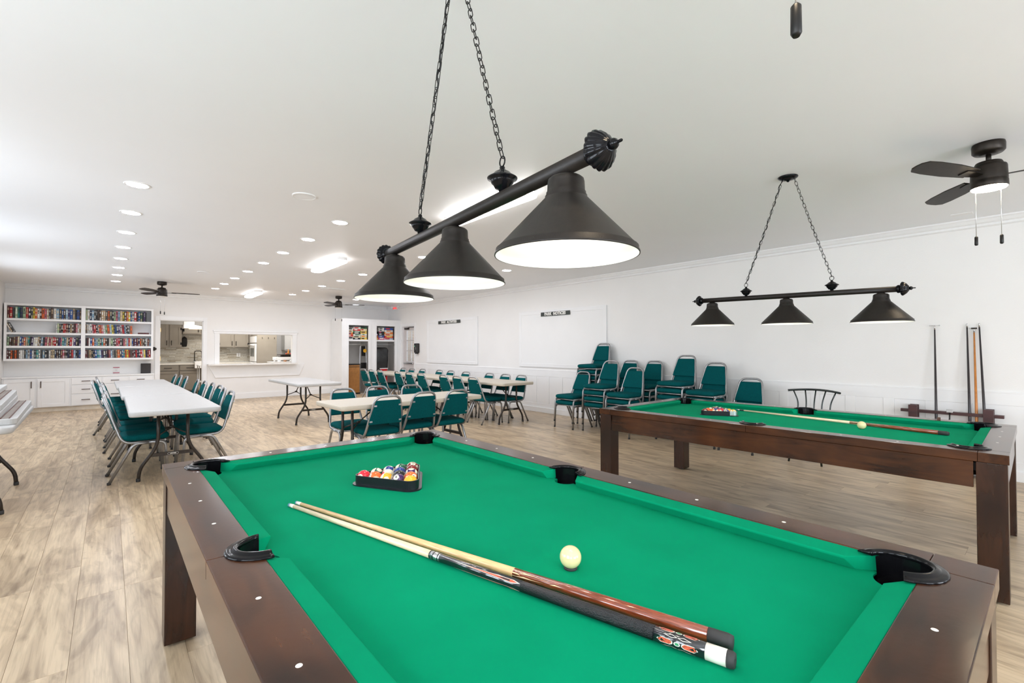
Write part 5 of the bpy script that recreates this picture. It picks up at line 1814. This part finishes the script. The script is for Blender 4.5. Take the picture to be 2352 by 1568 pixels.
R0, R1 = 0.0064, 0.0148
for which in (0, 1):
    if which == 0:
        t, L = cue_root('pool_cue', 'pool cue with black leather wrap and ivory butt cap on the near table', (0.5065, 1.843), (0.862, 0.386), zc1, R0, R1)
        seg(t, L, 'tip', m_chalk, 0, 0.006, R0, R1)
        seg(t, L, 'ferrule', m_ivory, 0.006, 0.022, R0, R1)
        seg(t, L, 'shaft', m_maple, 0.022, 0.487, R0, R1)
        j = seg(t, L, 'joint_collar', m_steel, 0.487, 0.512, R0, R1, extra=0.0003)
        for u in (0.4865, 0.495, 0.507):
            seg(j, L, 'joint_ring', m_lacq, u, u + 0.0025, R0, R1, extra=0.0005).parent = j
        f = seg(t, L, 'forearm', m_lacq, 0.512, 0.690, R0, R1)
        mb = MB()
        for k in range(4):
            a = rad(-48 + 90 * k)
            patch(mb, L, R0, R1, [(0.545, a), (0.676, a - 0.34), (0.689, a), (0.676, a + 0.34)], 0.00020, 0)
            patch(mb, L, R0, R1, [(0.565, a), (0.674, a - 0.25), (0.685, a), (0.674, a + 0.25)], 0.00035, 1)
            patch(mb, L, R0, R1, [(0.645, a), (0.657, a - 0.14), (0.669, a - 0.14), (0.669, a + 0.14), (0.657, a + 0.14)], 0.0005, 2)
        mb.build('point_inlay', [m_ivory, m_inlay, m_lacq], f)
        seg(t, L, 'leather_wrap', m_wrap, 0.690, 0.902, R0, R1, extra=0.0001)
        s = seg(t, L, 'butt_sleeve', m_lacq, 0.902, 0.967, R0, R1)
        mb = MB()
        for k in range(4):
            a = rad(-5 + 90 * k)
            for sg_ in (-1, 1):
                c = 0.9335
                patch(mb, L, R0, R1, [(c + sg_ * 0.0055, a + 0.13), (c + sg_ * 0.009, a + 0.34), (c + sg_ * 0.021, a + 0.38), (c + sg_ * 0.026, a), (c + sg_ * 0.021, a - 0.38), (c + sg_ * 0.009, a - 0.34), (c + sg_ * 0.0055, a - 0.13)][::sg_], 0.0002, 0)
                patch(mb, L, R0, R1, [(c + sg_ * 0.0070, a + 0.09), (c + sg_ * 0.0098, a + 0.27), (c + sg_ * 0.020, a + 0.31), (c + sg_ * 0.0242, a), (c + sg_ * 0.020, a - 0.31), (c + sg_ * 0.0098, a - 0.27), (c + sg_ * 0.0070, a - 0.09)][::sg_], 0.0004, 1)
                b2 = a + rad(45)
                patch(mb, L, R0, R1, [(c, b2), (c + sg_ * 0.007, b2 + 0.22), (c + sg_ * 0.018, b2), (c + sg_ * 0.007, b2 - 0.22)][::sg_], 0.0002, 0)
                patch(mb, L, R0, R1, [(c + sg_ * 0.0016, b2), (c + sg_ * 0.0072, b2 + 0.15), (c + sg_ * 0.0150, b2), (c + sg_ * 0.0072, b2 - 0.15)][::sg_], 0.0004, 2)
            patch(mb, L, R0, R1, [(0.9335 + 0.0042 * math.cos(q * PI / 5), a + 0.26 * math.sin(q * PI / 5)) for q in range(10)], 0.0003, 0)
            patch(mb, L, R0, R1, [(0.9335 + 0.0028 * math.cos(q * PI / 5), a + 0.17 * math.sin(q * PI / 5)) for q in range(10)], 0.0005, 3)
        mb.build('sleeve_inlay', [m_ivory, m_inlay, m_lacq, mat('green_inlay', (0.05, 0.25, 0.12), 0.3)], s)
        seg(t, L, 'butt_cap', m_ivory, 0.967, 0.991, R0, R1, extra=0.0002)
        MB().lathe([(R1, 0.991 * L), (R1, 0.997 * L), (R1 * 0.85, L), (0.004, L), (0.003, L - 0.003)], 20).build('bumper', m_cap, t)
    else:
        t, L = cue_root('pool_cue', 'pool cue with honey maple shaft and rosewood butt on the near table', (0.5335, 1.852), (0.9115, 0.412), zc1, R0, R1)
        seg(t, L, 'tip', m_chalk, 0, 0.004, R0, R1)
        seg(t, L, 'ferrule', m_ivory, 0.004, 0.022, R0, R1)
        seg(t, L, 'shaft', m_maple2, 0.022, 0.66, R0, R1)
        bt = seg(t, L, 'rosewood_butt', m_rosewd, 0.66, 0.970, R0, R1, extra=0.0)
        mb = MB()
        for k in range(4):
            a = rad(-30 + 90 * k)
            patch(mb, L, R0, R1, [(0.6595, a + 0.62), (0.6595, a), (0.6595, a - 0.62), (0.70, a - 0.42), (0.755, a), (0.70, a + 0.42)], 0.0002)
        mb.build('maple_point', m_maple2, bt)
        MB().lathe([(R1, 0.970 * L), (R1, 0.994 * L), (R1 * 0.85, L), (0.004, L)], 20).build('bumper', m_cap, t)
        tx = text_mesh('maker_script', 'Dufferin', 0.008, m_ink, t, 0.0001, 0.0001)
        uu = 0.565
        rr_ = R0 + (R1 - R0) * uu + 0.0003
        an = rad(-40)
        tx.matrix_local = Matrix.Rotation(an, 4, 'Z') @ Matrix.Translation((rr_, 0, uu * L)) @ Matrix(((0, 0, 1, 0), (0, 1, 0, 0), (1, 0, 0, 0), (0, 0, 0, 1)))
        # letters read along the cue, baseline towards the camera side
t, L = cue_root('pool_cue', 'pool cue with maple shaft and red-brown butt on the far table', (4.612, 2.035), (4.352, 0.492), zc2, R0, R1)
seg(t, L, 'tip', m_chalk, 0, 0.006, R0, R1)
seg(t, L, 'ferrule', m_steel, 0.006, 0.022, R0, R1)
seg(t, L, 'joint_ring', m_lacq, 0.022, 0.05, R0, R1)
seg(t, L, 'shaft', m_maple, 0.05, 0.62, R0, R1)
bt = seg(t, L, 'rosewood_butt', m_rosewd, 0.62, 0.965, R0, R1)
mb = MB()
for k in range(4):
    a = rad(40 + 90 * k)
    patch(mb, L, R0, R1, [(0.6195, a + 0.6), (0.6195, a), (0.6195, a - 0.6), (0.68, a - 0.36), (0.76, a), (0.68, a + 0.36)], 0.0002)
mb.build('maple_point', m_maple, bt)
MB().lathe([(R1, 0.965 * L), (R1, 0.992 * L), (R1 * 0.8, L), (0.004, L)], 20).build('bumper', m_cap, t)

# ================================================================== POOL TABLE LAMPS
link_mesh = None
LP = 0.031


def pool_lamp(label, loc, rz, tilt, canopy_dx, canopy_dy):
    """bar along local y at z=0; ceiling is at ZC - loc.z above"""
    global link_mesh
    t = thing('pool_table_lamp', label, 'lamp', loc, rz)
    h = ZC - loc[2]
    bl = 0.705
    tl = math.tan(tilt)
    MB().tube([(0, -bl, -bl * tl), (0, bl, bl * tl)], 0.0205, 20).build('bar', m_shade, t)
    for s in (-1, 1):
        R = Matrix.Translation((0, s * bl, s * bl * tl)) @ Matrix.Rotation(rad(-90 * s), 4, 'X')
        mb = MB()
        mb.lathe([(0.022, -0.012), (0.028, -0.006), (0.028, 0.004), (0.023, 0.010)], 20, mtx=R)
        prof = [(0.023, 0.008), (0.040, 0.012), (0.047, 0.018), (0.045, 0.026), (0.033, 0.042), (0.017, 0.055), (0.010, 0.058)]
        mb.lathe(prof, 96, mtx=R, mod=lambda a, i: 1 + (0.055 if i in (1, 2, 3, 4) else 0.02) * abs(math.cos(8 * a)) * 1.4 - 0.05)
        mb.lathe([(0.004, 0.056), (0.0115, 0.060), (0.013, 0.066), (0.010, 0.072), (0.005, 0.075), (0.0035, 0.078), (0.0035, 0.088), (0.001, 0.091)], 14, mtx=R)
        mb.build('end_finial', m_rubber, t)
    for k in (-1, 0, 1):
        y = k * 0.607
        zz = y * tl
        sh = MB().lathe([(0.020, zz - 0.020), (0.028, zz - 0.025), (0.039, zz - 0.028), (0.045, zz - 0.033), (0.0465, zz - 0.040), (0.0475, zz - 0.064), (0.0500, zz - 0.066), (0.0500, zz - 0.071), (0.0530, zz - 0.075),
                         (0.0530, zz - 0.079), (0.055, zz - 0.082), (0.172, zz - 0.206), (0.1775, zz - 0.210), (0.178, zz - 0.219), (0.181, zz - 0.222), (0.181, zz - 0.226), (0.179, zz - 0.226)], 56, True, False).build('shade', m_shade, t)
        sh.location = (0, y, 0)
        ln = MB().lathe([(0.1785, zz - 0.2258), (0.171, zz - 0.2125), (0.166, zz - 0.2075), (0.053, zz - 0.088), (0.045, zz - 0.073), (0.0001, zz - 0.072)], 56, False, False).build('white_lining', m_liner, sh)
        nb = MB().lathe([(0.013, zz - 0.075), (0.014, zz - 0.10), (0.022, zz - 0.115), (0.028, zz - 0.135), (0.026, zz - 0.152), (0.015, zz - 0.163), (0.0001, zz - 0.165)], 18, True, False).build('bulb', m_bulb, sh)
    # canopy on the ceiling
    cxx, cyy = canopy_dx, canopy_dy
    C0 = Matrix.Translation((cxx, cyy, h))
    MB().lathe([(0.070, 0), (0.072, -0.004), (0.066, -0.012), (0.052, -0.020), (0.030, -0.026), (0.012, -0.030), (0.008, -0.040), (0.0001, -0.041)], 32, False, False, mtx=C0).build('ceiling_canopy', m_rubber, t)
    for s in (-1, 1):
        y = s * 0.312
        zz = y * tl
        F = Matrix.Translation((0, y, zz))
        hf = MB().lathe([(0.010, 0.018), (0.012, 0.026), (0.022, 0.029), (0.026, 0.036), (0.033, 0.044), (0.036, 0.050), (0.0365, 0.054), (0.046, 0.058), (0.0465, 0.061), (0.038, 0.066), (0.030, 0.071), (0.024, 0.078), (0.013, 0.084), (0.008, 0.089), (0.0085, 0.094), (0.006, 0.097)], 32, True, True, mtx=F).build('hanger_finial', m_rubber, t)
        rg_ = [(0, y + 0.014 * math.cos(2 * PI * q / 16), zz + 0.112 + 0.016 * math.sin(2 * PI * q / 16)) for q in range(16)]
        MB().tube(rg_, 0.0022, 8, closed=True).build('ring', m_rubber, hf)
        a = Vector((0, y, zz + 0.126))
        b = Vector((cxx, cyy + s * 0.045, h - 0.022))
        d = b - a
        n = int(round(d.length / LP))
        p = d.length / n
        if link_mesh is None:
            w, l, rr_ = 0.0083, 0.0195, 0.00165
            pts = []
            for q in range(18):
                ang = 2 * PI * q / 18
                sx, sz = math.cos(ang), math.sin(ang)
                pts.append((sx * w, 0, sz * w + (l - w if sz > 0.01 else -(l - w) if sz < -0.01 else 0)))
            lk_ = MB().tube(pts, rr_, 6, closed=True).build('chain_link', m_black, t)
            link_mesh = lk_.data
            first = lk_
        else:
            first = None
        q0 = d.normalized().to_track_quat('Z', 'Y').to_matrix()
        rl_ = random.Random(5 + s)
        for i in range(n):
            o = first if (first is not None and i == 0) else bpy.data.objects.new('chain_link', link_mesh)
            if o is not first:
                COL.objects.link(o)
                o.parent = t
            sag = Vector((0, 0, -0.012 * math.sin(PI * (i + 0.5) / n)))
            o.location = a + d * ((i + 0.5) / n) + sag
            o.rotation_euler = (q0 @ Matrix.Rotation(rad(90 * (i % 2) + 25 + rl_.uniform(-12, 12)), 3, 'Z')).to_euler()
        if s > 0:
            # power cord woven through the chain
            cp = []
            for i in range(2 * n + 1):
                u = i / (2 * n)
                cp.append(a + d * u + Vector((0.0045 * math.sin(i * 1.3), 0.0045 * math.cos(i * 1.1), -0.012 * math.sin(PI * u))))
            MB().tube(cp, 0.0032, 6).build('power_cord', m_black, t)
    return t


pool_lamp('black three-shade pool table lamp hanging over the near table on two chains', (0.9385, 1.408, 1.790), rad(-6.4), rad(0.0), 0.0, 0.0)
pool_lamp('black three-shade pool table lamp hanging over the far table', (4.115, 1.415, 1.757), rad(0.4), rad(1.1), -0.03, -0.03)

# ================================================================== CUE RACK AND STOOL AT THE RIGHT WALL
ck = thing('cue_rack', 'dark mahogany low cue rack standing against the right wall', 'cue rack', (XW - 0.10, 0.765, 0))
MB().box(-0.035, 0.035, -0.405, 0.405, 0.630, 0.662).build('top_rail', m_rack, ck, bevel=0.002)
MB().box(-0.075, 0.03, -0.36, 0.36, 0.05, 0.075).build('bottom_shelf', m_rack, ck, bevel=0.002)
for sy in (-0.295, 0.295):
    for sx in (-0.062, 0.037):
        MB().box(sx, sx + 0.026, sy - 0.038, sy + 0.038, 0.0, 0.712).build('post', m_rack, ck, bevel=0.002)
    MB().box(-0.036, 0.037, sy - 0.03, sy + 0.03, 0.02, 0.05).build('foot_block', m_rack, ck)
MB().tube(fillet([(-0.045, -0.005, 0.655), (-0.052, -0.005, 0.58), (-0.085, -0.005, 0.555), (-0.100, -0.005, 0.585)], 0.03), 0.006).build('hook', m_black, ck)
MB().box(-0.05, -0.035, -0.03, 0.02, 0.655, 0.69).build('hook_plate', m_steel, ck, bevel=0.002)


def standing_cue(y0, y1, ztop, mt, label, kind, r0=0.0062, r1=0.0135, z0=0.078):
    """leans back to the wall; foot on the rack shelf"""
    a = Vector((XW - 0.10 - 0.052, y0, z0))
    b = Vector((XW - 0.022, y1, ztop))
    d = b - a
    t = thing('bridge_stick' if kind != 'cue' else 'pool_cue', label, 'cue', a)
    t.rotation_euler = d.normalized().to_track_quat('Z', 'Y').to_euler()
    L = d.length
    MB().lathe([(r1 * 0.9, 0), (r1, 0.01), (r1, 0.03)], 14).build('bumper', m_cap, t)
    MB().lathe([(r1, 0.03), (r1 * 0.93, L * 0.35), (r0, L - 0.04)], 14).build('shaft', mt, t)
    MB().lathe([(r0, L - 0.04), (r0, L - 0.008), (r0 * 0.8, L)], 12).build('ferrule', m_steel, t)
    if kind == 'spider':
        MB().tube([(-0.042, 0, L + 0.004), (0.042, 0, L + 0.004)], 0.0025, 6).tube([(-0.038, 0, L - 0.001), (-0.038, 0, L + 0.009)], 0.005, 6).tube([(0.038, 0, L - 0.001), (0.038, 0, L + 0.009)], 0.005, 6).build('bridge_head', m_steel, t)
    if kind == 'bridge':
        MB().box(-0.023, 0.023, -0.006, 0.012, L - 0.004, L + 0.010).build('bridge_head', m_bronze, t, bevel=0.003)


m_ebony = mat('ebony_cue', (0.028, 0.022, 0.024), 0.3, var=0.1, nscale=20)
standing_cue(0.865, 0.885, 1.585, m_ebony, 'black bridge stick with crosspiece standing alone at left in the cue rack', 'spider')
standing_cue(0.600, 0.628, 1.60, m_ebony, 'black cue standing at left of the orange stick in the cue rack', 'cue')
standing_cue(0.550, 0.575, 1.545, mat('orange_maple', (0.55, 0.20, 0.04), 0.3, var=0.08, nscale=20), 'orange wooden bridge stick between two black cues in the rack', 'bridge')
standing_cue(0.480, 0.536, 1.60, m_ebony, 'black cue standing at right of the orange stick in the cue rack', 'cue')

sl = thing('metal_stool', 'black metal stool with curved spindle back by the right wall', 'stool', (6.30, 1.93, 0), rad(0))
m_green = mat('dark_green_black_tube', (0.012, 0.020, 0.019), 0.25, 0.3, coat=0.4)
pillow(-0.20, 0.19, -0.20, 0.20, 0.545, 0.605, 0.19, 0.02).build('seat', mat('dark_green_vinyl', (0.012, 0.030, 0.026), 0.4), sl)
top = []
for q in range(13):
    u = -1 + 2 * q / 12
    top.append((0.24 - 0.10 * u * u, 0.275 * u, 0.835 - 0.018 * u * u))
MB().tube(top, 0.013, 10).build('top_rail', m_green, sl)
for u in (-0.82, -0.40, 0.0, 0.40, 0.82):
    e = (0.24 - 0.10 * u * u, 0.275 * u, 0.833 - 0.018 * u * u)
    MB().tube(fillet([(0.16 - 0.03 * abs(u), 0.21 * u, 0.555), (0.17, 0.205 * u, 0.68), e], 0.09), 0.008, 8).build('spindle', m_green, sl)
for q in range(4):
    a = rad(45 + 90 * q)
    MB().tube(fillet([(0.10 * math.cos(a), 0.10 * math.sin(a), 0.545), (0.15 * math.cos(a), 0.15 * math.sin(a), 0.50), (0.24 * math.cos(a), 0.24 * math.sin(a), 0.0)], 0.05), 0.011, 8).build('leg', m_green, sl)
MB().tube([(0.205 * math.cos(2 * PI * q / 24), 0.205 * math.sin(2 * PI * q / 24), 0.20) for q in range(24)], 0.009, 8, closed=True).build('foot_ring', m_green, sl)

# a cube of chalk left on the far table's wall-side rail
chk = thing('chalk_cube', 'small brown chalk cube on the wall-side rail of the far pool table', 'chalk', (4.892, 0.61, H2 + 0.0005), rad(10))
MB().box(-0.010, 0.010, -0.010, 0.010, 0, 0.020).build('paper_wrap', mat('brown_chalk_paper', (0.10, 0.05, 0.03), 0.8), chk, bevel=0.001)
MB().lathe([(0.008, 0.0201), (0.004, 0.0195), (0.0001, 0.019)], 12, False, False).build('chalk_top', mat('blue_chalk', (0.05, 0.16, 0.30), 0.95), chk)
